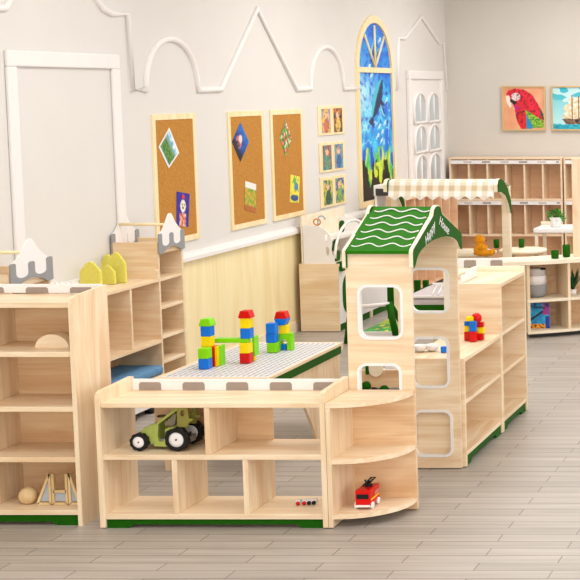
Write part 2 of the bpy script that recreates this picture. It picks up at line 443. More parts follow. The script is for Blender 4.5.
card('photo_card', zq([(98, 97), (141, 205), (96, 272), (52, 180)], 145, 105, 4.3), f_mount, 'tilted white-edged card of a green hillside on the nearest cork board')
card('photo_card', zq([(130, 372), (186, 382), (180, 524), (130, 518)], 145, 105, 4.3), f_dog, 'purple card showing a pale dog, low on the nearest cork board')
card('photo_card', zq([(82, 97), (119, 180), (82, 266), (46, 180)], 220, 100, 4.3), f_night, 'dark blue diamond card with a pale moon on the middle cork board')
card('photo_card', zq([(103, 348), (150, 362), (148, 486), (99, 470)], 220, 100, 4.3), f_field, 'small upright card of a yellow field on the middle cork board')
card('photo_card', zq([(277, 85), (304, 165), (277, 243), (250, 158)], 220, 100, 4.3), f_flower, 'red and green flowery diamond card on the farthest cork board')
card('photo_card', zq([(298, 320), (338, 330), (334, 442), (294, 440)], 220, 100, 4.3), f_fruit, 'yellow card with blue shapes, low on the farthest cork board')

# six little portraits, three frames
cols6 = [((236, 196, 70), (176, 150, 190), (200, 90, 60)), ((30, 40, 60), (236, 130, 40), (250, 220, 110)),
         ((40, 140, 140), (200, 90, 90), (90, 170, 130)), ((60, 170, 200), (170, 140, 150), (30, 90, 160)),
         ((30, 120, 140), (240, 210, 40), (20, 60, 60)), ((30, 70, 190), (230, 220, 80), (120, 180, 70))]
rows6 = [((317, 106), (343, 136), 'top'), ((318.3, 143), (343.8, 173.5), 'middle'), ((319.3, 178), (344.8, 209), 'bottom')]
for k, (p0, p1, nm) in enumerate(rows6):
    a_ = onx(p0[0], p0[1], WXL); b_ = onx(p1[0], p0[1], WXL); zl = onx(p0[0], p1[1], WXL).z
    t = thing('double_picture_frame', ['maple frame holding a yellow portrait and an orange one, top of three',
              'maple frame holding two teal figure pictures, between the two others', 'maple frame holding a yellow figure and a deep blue one, lowest of three'][k],
              'picture frame', (WXL, (a_.y+b_.y)/2, zl), 'small double picture frames beside the arched picture')
    y0, y1, z0, z1 = a_.y, b_.y, zl, a_.z
    box('frame', WXL, WXL+.010, y0, y1, z0, z1, FRAMEW, t, .003)
    hw = (y1-y0)
    for i in range(2):
        ca_, cb_, cc_ = cols6[k*2+i]; sd = k*2+i
        def ff(u, v, ca_=ca_, cb_=cb_, cc_=cc_, sd=sd):
            c = mixc(ca_, cb_, .5+nz(u, v, 5, sd+20)*1.6)
            if inell(u, v, .45, .28, .2, .14): c = (236, 190, 150)
            elif inell(u, v, .5, .7, .3, .34): c = mixc(c, cc_, .7)
            if nz(u, v, 9, sd+30) > .34: c = mixc(c, (20, 20, 30), .6)
            return c
        ys = y0 + hw*(.11 + .46*i)
        picture('picture_sheet', (WXL+.012, ys, z0+(z1-z0)*.08), (0, 1, 0), (0, 0, 1), hw*.33, (z1-z0)*.82, 14, 24, ff, t, 0, .0015)

# ------------------------------------------------------------ paintings on the back wall
def parrot(u, v):
    x, y = 15+u*315, 45+v*315
    c = mixc((226, 152, 112), (234, 178, 140), .5+nz(u, v, 4, 40)*.8)
    body = [(38, 95), (55, 68), (110, 52), (180, 62), (240, 100), (280, 165), (315, 225), (325, 265), (318, 312), (270, 285), (205, 225), (190, 358), (150, 358), (122, 310), (108, 260), (104, 205), (76, 150)]
    if inpoly(x, y, body):
        c = mixc((206, 16, 40), (232, 24, 60), .5+nz(u, v, 6, 41))
        if y > 235 and x < 190: c = (216, 26, 34)
        if (x-100)**2+(y-190)**2 < 45**2 and nz(u, v, 9, 42) > -.1: c = (190, 20, 110)
        if nz(u*1.4, v, 12, 43) < -.25: c = mixc(c, (110, 6, 30), .7)
    if inpoly(x, y, [(120, 235), (200, 212), (200, 225), (120, 245)]): c = (110, 10, 30)
    if inell(x, y, 112, 115, 34, 30): c = (232, 220, 220) if nz(u, v, 25, 44) > -.15 else (190, 150, 160)
    if inell(x, y, 128, 100, 7, 6): c = (40, 20, 24)
    if inpoly(x, y, [(34, 112), (60, 105), (78, 150), (78, 192), (66, 198), (42, 160)]): c = (240, 228, 214)
    if inpoly(x, y, [(66, 130), (86, 136), (126, 158), (104, 178), (80, 160), (70, 158)]): c = (26, 22, 26)
    if inpoly(x, y, [(180, 212), (240, 245), (325, 300), (325, 350), (235, 350), (195, 255)]): c = mixc((50, 140, 30), (170, 196, 60), .5+nz(u, v, 22, 45)*1.8)
    if inpoly(x, y, [(190, 245), (215, 290), (238, 330), (236, 358), (190, 358)]): c = (20, 140, 190)
    if inpoly(x, y, [(295, 195), (325, 250), (328, 300), (300, 250)]): c = (20, 80, 60)
    return c
def ship(u, v):
    c = mixc((40, 178, 200), (170, 226, 232), v*1.2)
    if v < .35 and nz(u*.8, v*2, 4, 50) > .02: c = mixc(c, (240, 246, 246), .75)
    if .3 < v < .85: c = mixc(c, (200, 236, 240), .4)
    if v > .88+nz(u, v, 9, 51)*.04: c = mixc((0, 140, 170), (60, 190, 205), .5+nz(u, v*3, 9, 52))
    for cx, cy, rx, ry in ((.47, .35, .09, .12), (.38, .50, .12, .10), (.52, .52, .16, .12), (.38, .68, .14, .09), (.55, .68, .16, .08), (.66, .45, .10, .14), (.62, .30, .06, .08), (.72, .62, .10, .09)):
        if inell(u, v, cx, cy, rx, ry): c = mixc((222, 196, 150), (250, 240, 220), .5+nz(u, v, 14, 53)*1.6)
    if abs(u-.47) < .012 and .18 < v < .8: c = (110, 80, 60)
    if abs(u-.63) < .012 and .2 < v < .8: c = (110, 80, 60)
    if inpoly(u, v, [(.22, .76), (.32, .74), (.55, .76), (.74, .70), (.76, .80), (.66, .88), (.32, .88)]): c = mixc((90, 62, 50), (150, 116, 90), .5+nz(u, v, 16, 54))
    if inell(u, v, .58, .80, .05, .04): c = (40, 30, 34)
    return c
for (px0, px1, fn, nm, lab) in ((502, 546.3, parrot, 'parrot_painting', 'square painting of a red parrot on an orange ground, back wall'),
                                (551.5, 596, ship, 'ship_painting', 'square painting of a cream-sailed ship on turquoise sea, back wall')):
    a_ = ony(px0, 86, YB); b_ = ony(px1, 130.5, YB)
    t = thing(nm, lab, 'painting', ((a_.x+b_.x)/2, YB, b_.z))
    w = .016
    ring('frame', [(a_.x, b_.z), (b_.x, b_.z), (b_.x, a_.z), (a_.x, a_.z)], [(a_.x+w, b_.z+w), (b_.x-w, b_.z+w), (b_.x-w, a_.z-w), (a_.x+w, a_.z-w)], 1, YB-.035, YB, plain('thin_frame', (206, 178, 130), .5), t)
    picture('canvas', (a_.x+w, YB-.022, b_.z+w), (1, 0, 0), (0, 0, 1), b_.x-a_.x-2*w, a_.z-b_.z-2*w, 80, 80, fn, t, 0, .018)

# ------------------------------------------------------------ cabinets
T = .02
def strip(parent, x0, x1, y0, z0, z1, starts, w, y1=None):
    """white battlement rail along x with taupe merlons on its face"""
    y1 = y1 or y0+.015
    b_ = box('battlement_rail', x0, x1, y0, y1, z0, z1, WHITE, parent)
    for s in starts:
        lo, hi = max(s, x0), min(s+w, x1)
        if hi-lo < .01: continue
        q = prism('merlon', [(lo, z0), (hi, z0), (hi, z1-.022), (hi-.008, z1-.014), (lo+.008, z1-.014), (lo, z1-.022)], 1, y0-.003, y0, TAUPE)
        q.parent = b_
        q.location = (0, 0, 0)
def base_feet(parent, x0, x1, y0, y1, h=.042):
    bm = bmesh.new(); w = x1-x0
    pts = [(x0, 0), (x0+.10, 0), (x0+.125, .017), (x1-.125, .017), (x1-.10, 0), (x1, 0), (x1, h), (x0, h)]
    add_prism(bm, pts, 1, y0, y0+.015); return link('green_base', bm, GREEN, parent)
# --- front shelf unit
YF, YK = 6.455, 6.76
fu = thing('open_shelf_unit', 'low pine shelf unit with see-through lower cubbies and battlement rail, holding the tractor', 'shelf unit', (-2.98, (YF+YK)/2, 0))
def side_step(name, x0, x1, y0, y1, z0, z1, zf, mat, parent):   # side panel whose front top corner is rounded down
    pts = [(y0, z0), (y1, z0), (y1, z1), (y0+.03, zf), (y0+.008, zf-.008), (y0, zf-.03)]
    return prism(name, pts, 0, x0, x1, mat, parent)
side_step('side_panel', -3.505, -3.48, YF, YK, .005, .643, .632, WZ, fu)
side_step('side_panel', -2.490, -2.466, YF, YK, .005, .643, .632, WZ, fu)
box('top_board', -3.48, -2.49, YF+.004, YK, .558, .580, WX, fu)
box('shelf', -3.48, -2.49, YF+.004, YK, .318, .342, WX, fu)
box('bottom_board', -3.48, -2.49, YF+.004, YK, .042, .066, WX, fu)
base_feet(fu, -3.48, -2.49, YF+.012, YK)
box('divider', -3.016, -2.992, YF+.006, YK, .342, .558, WZ, fu)
box('divider', -3.172, -3.148, YF+.006, YK, .066, .318, WZ, fu)
box('divider', -2.850, -2.826, YF+.006, YK, .066, .318, WZ, fu)
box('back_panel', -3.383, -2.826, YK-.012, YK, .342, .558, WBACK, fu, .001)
strip(fu, -3.48, -2.49, YK-.016, .580, .632, [-3.447+.2055*i for i in range(5)], .103, YK)
# --- corner shelf
cs = thing('corner_shelf', 'quarter-round pine corner shelf holding the red fire truck', 'corner shelf', (-2.30, 6.62, 0))
side_step('side_panel', -2.464, -2.444, YF, YK-.016, .005, .58, .575, WZ, cs)
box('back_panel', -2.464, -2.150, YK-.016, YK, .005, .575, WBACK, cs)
def quarter(z0, z1, x0, x1, y1, y0, name='shelf', n=18):
    pts = [(x0, y1), (x0, y0)] + [(x0+.01+(x1-x0-.012)*math.sin(math.pi/2*i/n), y1-.02-(y1-y0-.022)*math.cos(math.pi/2*i/n)) for i in range(n+1)] + [(x1, y1)]
    bm = bmesh.new(); add_prism(bm, pts, 2, z0, z1); return link(name, bm, WX, cs)
quarter(.557, .579, -2.464, -2.152, YK, YF+.0, 'top_shelf')
quarter(.297, .319, -2.444, -2.152, YK-.016, YF+.004)
quarter(.042, .064, -2.444, -2.152, YK-.016, YF+.004)
# --- left tall shelf unit
YL, YLK = 6.497, 6.80
lu = thing('tall_shelf_unit', 'chest-high closed-back pine shelf unit at the left edge, with ball and wooden arch toys', 'shelf unit', (-4.12, (YL+YLK)/2, 0))
side_step('side_panel', -3.628, -3.608, YL, YLK, .0, 1.075, 1.058, WZ, lu)
side_step('side_panel', -4.62, -4.595, YL, YLK, .005, 1.075, 1.058, WZ, lu)
for z, nm in ((1.008, 'top_board'), (.783, 'shelf'), (.530, 'shelf'), (.296, 'shelf'), (.050, 'bottom_board')):
    box(nm, -4.595, -3.628, YL+.004, YLK-.012, z, z+.024, WX, lu)
for z0, z1 in ((.074, .296), (.320, .530), (.554, .783), (.807, 1.008)):
    box('divider', -4.065, -4.041, YL+.006, YLK-.012, z0, z1, WZ, lu)
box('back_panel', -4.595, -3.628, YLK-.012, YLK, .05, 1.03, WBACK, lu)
base_feet(lu, -4.595, -3.628, YL+.012, YLK, .05)
strip(lu, -4.595, -3.628, YLK-.016, 1.0365, 1.078, [-4.086-.104+.2085*i for i in range(-1, 4)], .104, YLK)
# wooden ball, half disc, frames
t = lathe('wooden_ball', [(.0005+.040*math.sin(math.pi*i/14), .040-.040*math.cos(math.pi*i/14)) for i in range(15)], -3.912, 6.60, .0742, BALLW, None, 24)
tag(t, 'pale wooden ball on the lowest shelf of the left unit', 'ball')
h_ = thing('arch_toy', 'pale wooden half-round arch toy on the upper shelf of the left unit', 'arch toy', (-3.76, 6.62, .807))
for k, (ro, ri) in enumerate(((.078, .054), (.0535, .030), (.0295, .001))):
    pts = [(-3.768+ro*math.cos(math.pi*i/20), .8075+ro*.80*math.sin(math.pi*i/20)) for i in range(21)] + [(-3.768+ri*math.cos(math.pi*i/20), .8075+ri*.80*math.sin(math.pi*i/20)) for i in range(20, -1, -1)]
    prism('arch', pts, 1, 6.60, 6.66, WX, h_)
def framed_arch(x0, x1, yy, kind, label):
    t = thing('wooden_frame_block', label, 'frame block', ((x0+x1)/2, yy, .074))
    def bar(a_, b_): 
        A = Vector((a_[0], a_[1])); B = Vector((b_[0], b_[1])); d = (B-A).normalized(); nn = Vector((-d.y, d.x))*.0055
        pts = [tuple(A+nn), tuple(A-nn), tuple(B-nn), tuple(B+nn)]
        prism('bar', pts, 1, yy-.010, yy+.010, BALLW, t)
    z0, z1 = .081, .222
    if kind == 'tri': L = [(x0, z0), (x1, z1), (x1, z0)]
    elif kind == 'tri2': L = [(x0, z0), (x0, z1), (x1, z0)]
    else: L = None
    if L:
        for i in range(3): bar(L[i], L[(i+1) % 3])
        cx_, cz_ = sum(p[0] for p in L)/3, sum(p[1] for p in L)/3
        zc = z0+.055
        prism('mirror', [(cx_+(p[0]-cx_)*.8, cz_+(p[1]-cz_)*.8) for p in L], 1, yy-.002, yy+.002, SILV, t)
    else:
        for a_, b_ in (((x0, z0), (x0, z1)), ((x1, z0), (x1, z1)), ((x0, z0+.058), (x1, z0+.058)), ((x0, z0), (x1, z0))): bar(a_, b_)
        prism('mirror', [(x0+.005, z0+.01), (x1-.005, z0+.01), (x1-.005, z0+.05), (x0+.005, z0+.05)], 1, yy-.002, yy+.002, SILV, t)
framed_arch(ony(37.5, 480, 6.585).x, ony(50.5, 480, 6.585).x, 6.585, 'tri', 'triangular wooden block with mirror insert beside the wooden ball')
framed_arch(ony(53.5, 480, 6.585).x, ony(67, 480, 6.585).x, 6.585, 'box', 'upright H-shaped wooden block with mirror between two triangular ones')
framed_arch(ony(70, 480, 6.585).x, ony(79.5, 480, 6.585).x, 6.585, 'tri2', 'triangular wooden block with mirror against the right side panel')

# --- side units running away behind the play house
def side_unit(name, label, y0, y1, ztop, zs, rail=None):
    xr, xl = -2.132, -2.44
    t = thing(name, label, 'shelf unit', ((xr+xl)/2, (y0+y1)/2, 0))
    box('end_panel', xl, xr, y0, y0+.022, .005, ztop, WX, t)
    box('end_panel', xl, xr, y1-.022, y1, .005, ztop, WX, t)
    box('top_board', xl, xr-.002, y0+.022, y1-.022, ztop-.024, ztop-.002, WY, t)
    for z in zs: box('shelf', xl, xr-.004, y0+.022, y1-.022, z, z+.022, WY, t)
    box('back_panel', xl, xl+.012, y0+.022, y1-.022, .06, ztop-.024, WY, t)
    pts = [(y0+.022, 0), (y0+.12, 0), (y0+.14, .022), (y1-.14, .022), (y1-.12, 0), (y1-.022, 0), (y1-.022, .058), (y0+.022, .058)]
    prism('green_base', pts, 0, xr-.025, xr-.01, GREEN, t)
    return t
YS = 7.52
u1 = side_unit('low_shelf_unit', 'low pine shelf unit behind the play house, with the plastic brick figure on top', YS, 8.296, .585, (.058, .335))
u2 = side_unit('tall_side_shelf_unit', 'taller pine shelf unit with white wavy rail, behind the low one', 8.30, 8.90, .876, (.058, .335, .565))
pts = [(-2.44, .876), (-2.235, .876), (-2.235, .895)]
wv = [(8.33+.30*i/20, .905+.03*i/20+.010*math.sin(i*.9)) for i in range(21)]
prism('wavy_rail', [(8.33, .876), (8.63, .876)] + wv[::-1], 0, -2.37, -2.355, WHITE, u2)
box('back_rail', -2.44, -2.134, 8.885, 8.90, .876, .905, CREAM, u2)
box('side_rail', -2.44, -2.428, 8.30, 8.885, .876, .905, CREAM, u2)

# ------------------------------------------------------------ play house
ph = thing('play_house', 'pine play house tower with green wave-patterned roof and arched gables', 'play house', (-2.305, 7.14, 0))
hx0, hx1 = -2.464, -2.156
Yn0, Yn1 = 6.762, 6.782
def win_loops(x0, x1, z0, z1, w=.013, r=.045): return rr(x0, x1, z0, z1, r, 6), rr(x0+w, x1-w, z0+w, z1-w, r-w*.8, 6)
near_w = [(-2.412, -2.197, .818, 1.080), (-2.424, -2.212, .43, .706)]
far_w = [(-2.401, -2.193, .827, 1.069), (-2.401, -2.200, .432, .706), (-2.401, -2.191, .064, .317)]
holed('wall_panel', [(hx0, .005), (hx1, .005), (hx1, 1.245), (hx0, 1.245)], [win_loops(*w)[0] for w in near_w], 1, Yn0, Yn1, WX, ph)
for w in near_w: o_, i_ = win_loops(*w); ring('window_rim', o_, i_, 1, Yn0-.005, Yn1+.004, WHITE, ph)
Yf0, Yf1 = 7.495, 7.515
holed('wall_panel', [(hx0, .005), (hx1+.006, .005), (hx1+.006, 1.245), (hx0, 1.245)], [win_loops(*w)[0] for w in far_w], 1, Yf0, Yf1, WX, ph)
for w in far_w: o_, i_ = win_loops(*w); ring('window_rim', o_, i_, 1, Yf0-.005, Yf1+.002, WHITE, ph)
ym = 7.145; zr = 1.420; ze = 1.238
# gable outline (y, z)
def gable_outline(inset=0.0):
    L = []
    r0 = .07
    ya, yb = 6.742+inset, 7.560-inset
    L += [(ya+.006, 1.158), (ya, 1.165), (ya, ze-.004), (ya+.008, ze+.008)]
    top = [(ym-.075, 1.378), (ym-.05, 1.409-inset*.7), (ym-.025, 1.421-inset*.9), (ym, 1.424-inset), (ym+.025, 1.421-inset*.9), (ym+.05, 1.409-inset*.7), (ym+.075, 1.378)]
    if inset: top = [(ym-.07, 1.378-inset*.8)] + top[1:-1] + [(ym+.07, 1.378-inset*.8)]
    L += top
    L += [(yb-.008, ze+.008), (yb, ze-.004), (yb, 1.165), (yb-.006, 1.158)]
    return L
archl = [(ym + (.395-.03)*math.cos(math.pi*i/24), 1.160 + .100*math.sin(math.pi*i/24)**.85) for i in range(1, 24)]
for gx0, gx1, s in ((hx1-.002, hx1+.016, 1), (hx0-.007, hx0+.008, -1)):
    g = prism('gable_board', gable_outline() + archl, 0, gx0, gx1, CREAM, ph)
    go = gable_outline(.006)
    fx = (hx1+.016, hx1+.019) if s > 0 else (hx0+.008, hx0+.011)
    q = prism('green_face', go + archl, 0, fx[0], fx[1], GREEN, ph)
# lettering on the right gable
def letter_mesh(txt, size, shear=.25):
    c = bpy.data.curves.new('lettering', 'FONT'); c.body = txt; c.size = size; c.shear = shear; c.extrude = .0; c.align_x = 'CENTER'; c.offset = .0003
    c.space_character = 1.0
    o = bpy.data.objects.new('tmp_letter', c); COL.objects.link(o)
    dg = bpy.context.evaluated_depsgraph_get(); dg.update()
    me = bpy.data.meshes.new_from_object(o.evaluated_get(dg)); bpy.data.objects.remove(o); return me
def word_on_gable(txt, y0, z0, ang, size):
    me = letter_mesh(txt, size)
    ca, sa = math.cos(ang), math.sin(ang)
    for v in me.vertices:
        a_, b_ = v.co.x, v.co.y
        v.co = Vector((hx1+.0205, y0+a_*ca-b_*sa, z0+a_*sa+b_*ca)) - Vector(ph.location)
    me.materials.clear(); me.materials.append(WHITE)
    bm = bmesh.new(); bm.from_mesh(me)
    g = bmesh.ops.extrude_face_region(bm, geom=bm.faces[:]); bmesh.ops.translate(bm, verts=[x for x in g['geom'] if isinstance(x, bmesh.types.BMVert)], vec=(-.0012, 0, 0))
    bm.to_mesh(me); bm.free()
    o = bpy.data.objects.new('lettering', me); COL.objects.link(o); o.parent = ph
word_on_gable('Happy', 7.015, 1.278, .44, .068)
word_on_gable('House', 7.232, 1.294, -.42, .066)
# roof slabs with waves
for s in (-1, 1):
    ye = ym + s*.40; yi = ym
    pts = [(yi, zr-.004), (ye, ze+.002), (ye, ze-.012), (yi, zr-.020)]
    rf = prism('roof_slab', pts, 0, hx0+.003, hx1-.003, ROOFG, ph)
    sl = math.atan2(zr-ze, .40)
    bm = bmesh.new()
    for k in range(6):
        tpos = .13 + k*.152
        P = []
        n = 44
        x0, x1 = hx0+.022+.002*k, hx1-.008
        for i in range(n+1):
            x = x0+(x1-x0)*i/n
            d = tpos + .033*math.sin(2*math.pi*(x-x0)/.112 + 3.6)
            y = ye + (ym-ye)*d; z = ze + (zr-ze)*d
            P.append((x, y, z+.001))
        add_tube(bm, P, .0034, 6)
    o = link('wave_stripe', bm, WHITE, ph, True)

# ------------------------------------------------------------ brick table
TX0, TX1, TY0, TY1, TZ = -3.717, -3.125, 7.426, 8.497, .50
tb = thing('building_table', 'pine building table with pale studded plate under the brick towers', 'table', ((TX0+TX1)/2, (TY0+TY1)/2, 0))
box('front_frame', TX0, TX1, TY0, TY0+.025, .455, .50, WX, tb)
box('back_frame', TX0, TX1, TY1-.02, TY1, .455, .50, WX, tb)
box('side_frame', TX0, TX0+.02, TY0+.025, TY1-.02, .455, .50, WY, tb)
box('side_frame', TX1-.014, TX1, TY0+.025, TY1-.02, .482, .50, WY, tb)
box('green_side_strip', TX1-.014, TX1-.004, TY0+.025, TY1-.02, .435, .482, GREEN, tb)
pl = box('building_plate', TX0+.02, TX1-.014, TY0+.025, TY1-.02, .486, .4985, PLATE, tb, 0)
bm = bmesh.new()
px = TX0+.045
while px < TX1-.03:
    py = TY0+.05
    while py < TY1-.035:
        add_box(bm, px, px+.006, py, py+.038, .4985, .5005); py += .052
    px += .030
st = link('studs', bm, STUD, tb); st['kind'] = 'stuff'; st['label'] = 'rows of grey raised marks'
for x in (TX0+.02, TX1-.030):
    prism('leg', [(TY0+.03, .455), (TY0+.11, .455), (TY0+.08, 0), (TY0+.04, 0)], 0, x if x < -3.5 else x-.045, x+.022 if x < -3.5 else x-.02, WZ, tb)
    prism('leg', [(7.74, .455), (TY1-.02, .455), (TY1-.05, 0), (8.09, 0), (8.043, .095), (7.938, .233), (7.80, .37)], 0, x, x+.016, WZ, tb)

# bricks --------------------------------------------------------------
BS, BH = .054, .056
protos = {}
def brick_mesh(kind, m):
    key = (kind, m.name)
    if key in protos: return protos[key]
    bm = bmesh.new(); s = BS/2
    if kind == 'cube': add_box(bm, -s, s, -s, s, 0, BH, .004)
    elif kind == 'roof': 
        add_prism(bm, [(-s*1.25, 0), (s*1.25, 0), (s*1.25, .008), (s*.85, BH*.72), (-s*.85, BH*.72), (-s*1.25, .008)], 1, -s*1.1, s*1.1)
        bmesh.ops.bevel(bm, geom=bm.edges[:], offset=.0025, segments=2, profile=.5, affect='EDGES')
    elif kind == 'boat':
        add_prism(bm, [(-s*.8, 0), (s*.8, 0), (s*1.3, BH*.55), (s*1.3, BH*.66), (-s*1.3, BH*.66), (-s*1.3, BH*.55)], 1, -s*1.1, s*1.1)
        bmesh.ops.bevel(bm, geom=bm.edges[:], offset=.003, segments=2, profile=.5, affect='EDGES')
    elif kind == 'bar': add_box(bm, -.090, .090, -s*.8, s*.8, 0, .024, .003)
    elif kind == 'slat': add_box(bm, -.008, .008, -s, s, 0, .108, .002)
    elif kind == 'arch':
        pts = [(-.045, 0), (-.018, 0), (-.018, .05)] + [(-.018*math.cos(math.pi*i/8), .05+.014*math.sin(math.pi*i/8)) for i in range(1, 8)] + [(.018, .05), (.018, 0), (.045, 0), (.045, .095), (-.045, .095)]
        add_prism(bm, pts, 1, -s*.8, s*.8)
    if kind in ('cube', 'roof', 'bar'):          # two studs on top
        zt_ = {'cube': BH, 'roof': BH*.72, 'bar': .030}[kind]
        pass
    bmesh.ops.recalc_face_normals(bm, faces=bm.faces[:])
    me = bpy.data.meshes.new('toy_brick'); bm.to_mesh(me); bm.free(); me.materials.append(m)
    protos[key] = me; return me
def brick(kind, m, x, y, z, label, rz=0, s=1, nm='toy_brick'):
    o = bpy.data.objects.new(nm, brick_mesh(kind, m)); COL.objects.link(o)
    o.location = (x, y, z); o.rotation_euler = (0, 0, rz); o.scale = (s, s, s)
    tag(o, label, 'toy brick', 'coloured toy bricks'); return o
Z0 = .5007
def at(px_, py_): v = onz(px_, py_, Z0); return v.x, v.y
# left bridge tower
x, y = at(202, 369.5); x += .006; y += .030
brick('cube', BBLU, x, y, Z0, 'blue cube brick at the near left foot of the brick bridge')
brick('cube', BGRN, x, y, Z0+BH, 'lime cube brick on the blue near left foot of the brick bridge')
y2 = y+.075; tc_ = ony(208.3, 350, y2).x
brick('slat', BYEL, tc_+.016, y2, Z0, 'yellow upright slat brick left of the red one under the bridge')
brick('slat', BRED, tc_+.034, y2+.002, Z0, 'red upright slat brick under the left tower of the bridge')
brick('slat', BYEL, tc_+.048, y2+.012, Z0, 'thin yellow upright slat brick right of the red one', s=.98)
brick('slat', BGRN, tc_+.058, y2+.03, Z0, 'lime upright slat brick at the right of the left tower')
brick('slat', BYEL, tc_-.018, y2, Z0, 'yellow upright slat brick hidden mostly behind the lime cube')
x2 = tc_+.012
zz = Z0+.108
brick('cube', BYEL, x2-.012, y2, zz, 'yellow cube brick below the blue one, left bridge tower')
brick('cube', BBLU, x2-.012, y2, zz+BH, 'blue cube brick under the lime roof brick')
brick('roof', BGRN, x2-.012, y2, zz+2*BH, 'lime roof brick topping the left bridge tower')
# right bridge tower
xr_, yr_ = at(241.5, 363.8); xr_ += .015; yr_ += .03
brick('cube', BRED, xr_, yr_, Z0, 'red cube brick at the foot of the middle tower')
brick('cube', BYEL, xr_, yr_, Z0+BH, 'yellow cube brick below the bridge bar, middle tower')
brick('bar', BGRN, xr_-.075, yr_+.01, Z0+2*BH, 'long lime bar brick bridging the two towers')
brick('cube', BBLU, xr_+.004, yr_+.01, Z0+2*BH+.024, 'blue cube brick in the middle tower')
brick('cube', BYEL, xr_+.004, yr_+.01, Z0+3*BH+.024, 'yellow cube brick under the red roof of the middle tower')
brick('roof', BRED, xr_+.004, yr_+.01, Z0+4*BH+.024, 'red roof brick topping the middle tower')
brick('slat', BGRN, xr_+.024, yr_+.066, Z0+.03, 'lime upright brick behind the middle tower')
brick('cube', BYEL, xr_+.008, yr_+.066, Z0-.0, 'yellow brick behind the red foot of the middle tower', s=.5)
# far group
xg, yg = at(269, 353); xg += .013; yg += .03
brick('cube', BGRN, xg, yg, Z0, 'lime cube brick at the foot of the far left stack')
brick('cube', BBLU, xg-.006, yg+.005, Z0+BH, 'lower blue cube brick of the far stack')
brick('cube', BBLU, xg-.002, yg, Z0+2*BH, 'upper blue cube brick of the far stack')
xa, ya_ = xg+.036, yg+.08
brick('arch', BGRN, xa, ya_, Z0, 'lime arch brick beside the far blue stack')
brick('cube', BBLU, xa-.004, ya_, Z0, 'small blue brick standing inside the lime arch', s=.6)
brick('slat', BRED, xa+.0162, ya_+.055, Z0, 'red upright slat brick behind the lime arch', s=.6)
brick('cube', BYEL, xa, ya_, Z0+.095, 'yellow cube brick on the lime arch', s=.9)
brick('boat', BBLU, xa-.012, ya_, Z0+.095+BH*.9, 'blue boat-shaped brick above the yellow one on the arch')
brick('roof', BRED, xa-.012, ya_, Z0+.095+BH*.9+BH*.66, 'red roof brick on the blue boat-shaped brick')
# figure on the low side unit
bx_, by_ = -2.205, 7.86; zb = .5855
xq = ony(464, 340, 7.80).x
def fb(kind, m, dx, dy, dz_, label, s=.62): brick(kind, m, xq+dx, 7.83+dy, zb+dz_, label, 0, s)
def pbrick(x0, x1, yt, yb, Y, m, label, dep=.034, base=None):
    a_ = ony(x0, yb, Y); b_ = ony(x1, yt, Y); z0_ = a_.z if base is None else base
    bm = bmesh.new(); cx_, cz_ = (a_.x+b_.x)/2, z0_; w_, h_ = (b_.x-a_.x)/2, b_.z-z0_
    add_box(bm, -w_, w_, 0, dep, 0, h_, .004)
    o = link('toy_brick', bm, m); o.location = (cx_, Y, cz_); return tag(o, label, 'toy brick', 'coloured toy bricks')
pbrick(464, 470, 332, 339, 8.05, BRED, 'red brick at the left foot of the brick figure', base=zb)
pbrick(469.3, 475.5, 332, 341, 8.01, BRED, 'red brick in the middle of the brick figure base', .05, zb)
pbrick(476.5, 483, 333.5, 338.5, 8.07, BRED, 'red brick at the right foot of the brick figure', base=zb)
pbrick(464, 468.6, 326, 332, 8.05, BYEL, 'yellow brick above the left red foot of the brick figure')
pbrick(464, 468.6, 321.5, 326, 8.05, BBLU, 'small blue brick at the left shoulder of the brick figure')
pbrick(469, 475.5, 321.5, 332, 8.02, BBLU, 'tall blue brick in the chest of the brick figure')
pbrick(476.5, 483.5, 327.5, 333.5, 8.07, BYEL, 'yellow brick on the right red foot of the brick figure')
pbrick(476.5, 483, 322.5, 327.5, 8.07, BRED, 'red brick high at the right of the brick figure')
pbrick(465.5, 473, 317, 321.5, 8.03, BYEL, 'yellow brick on the left shoulder of the brick figure')
v = ony(476.5, 318.2, 8.07)
hd = lathe('toy_brick', [(.001+.029*math.sin(math.pi*i/10), -.029*math.cos(math.pi*i/10)) for i in range(11)], v.x, 8.07, v.z+.001, BRED, None, 16)
tag(hd, 'round red brick forming the head of the brick figure', 'toy brick', 'coloured toy bricks')

# ------------------------------------------------------------ tractor
tr = thing('toy_tractor', 'green wooden toy tractor with black tyres and white wheel discs', 'toy tractor', (-3.22, 6.60, .342))
def tpx(x, y, Y=6.55): v = ony(120+x/6.44, 400+y/6.44, Y); return (v.x, v.z)
YT0, YT1 = 6.545, 6.64
hood = [(118, 226), (126, 208), (146, 188), (176, 170), (205, 158), (236, 148), (245, 270), (200, 285), (196, 262), (180, 232), (156, 222), (130, 226)]
prism('hood', [tpx(*p) for p in hood], 1, YT0+.004, YT1-.004, TRAC, tr, .003)
front = [(232, 150), (250, 150), (245, 235), (255, 268), (290, 268), (292, 190), (308, 178), (372, 170), (372, 190), (315, 192), (308, 205), (306, 300), (222, 296), (222, 200)]
prism('body_frame', [tpx(*p) for p in front], 1, YT0, YT0+.014, TRAC, tr, .001)
prism('body_frame', [tpx(*p) for p in front], 1, YT1-.014, YT1, TRAC, tr, .001)
prism('window_post', [tpx(*p) for p in [(236, 146), (368, 46), (376, 60), (262, 146), (250, 152)]], 1, YT0, YT1, TRAC, tr, .001)
cab = [tpx(*p) for p in [(366, 46), (436, 46), (446, 120), (470, 118), (470, 128), (440, 150), (436, 176), (372, 172)]]
hole = [tpx(404+14*math.cos(a_*math.pi/6), 85+20*math.sin(a_*math.pi/6)) for a_ in range(12)]
holed('cab_side', cab, [hole], 1, YT0+.002, YT0+.016, TRAD, tr)
holed('cab_side', cab, [hole], 1, YT1-.016, YT1-.002, TRAD, tr)
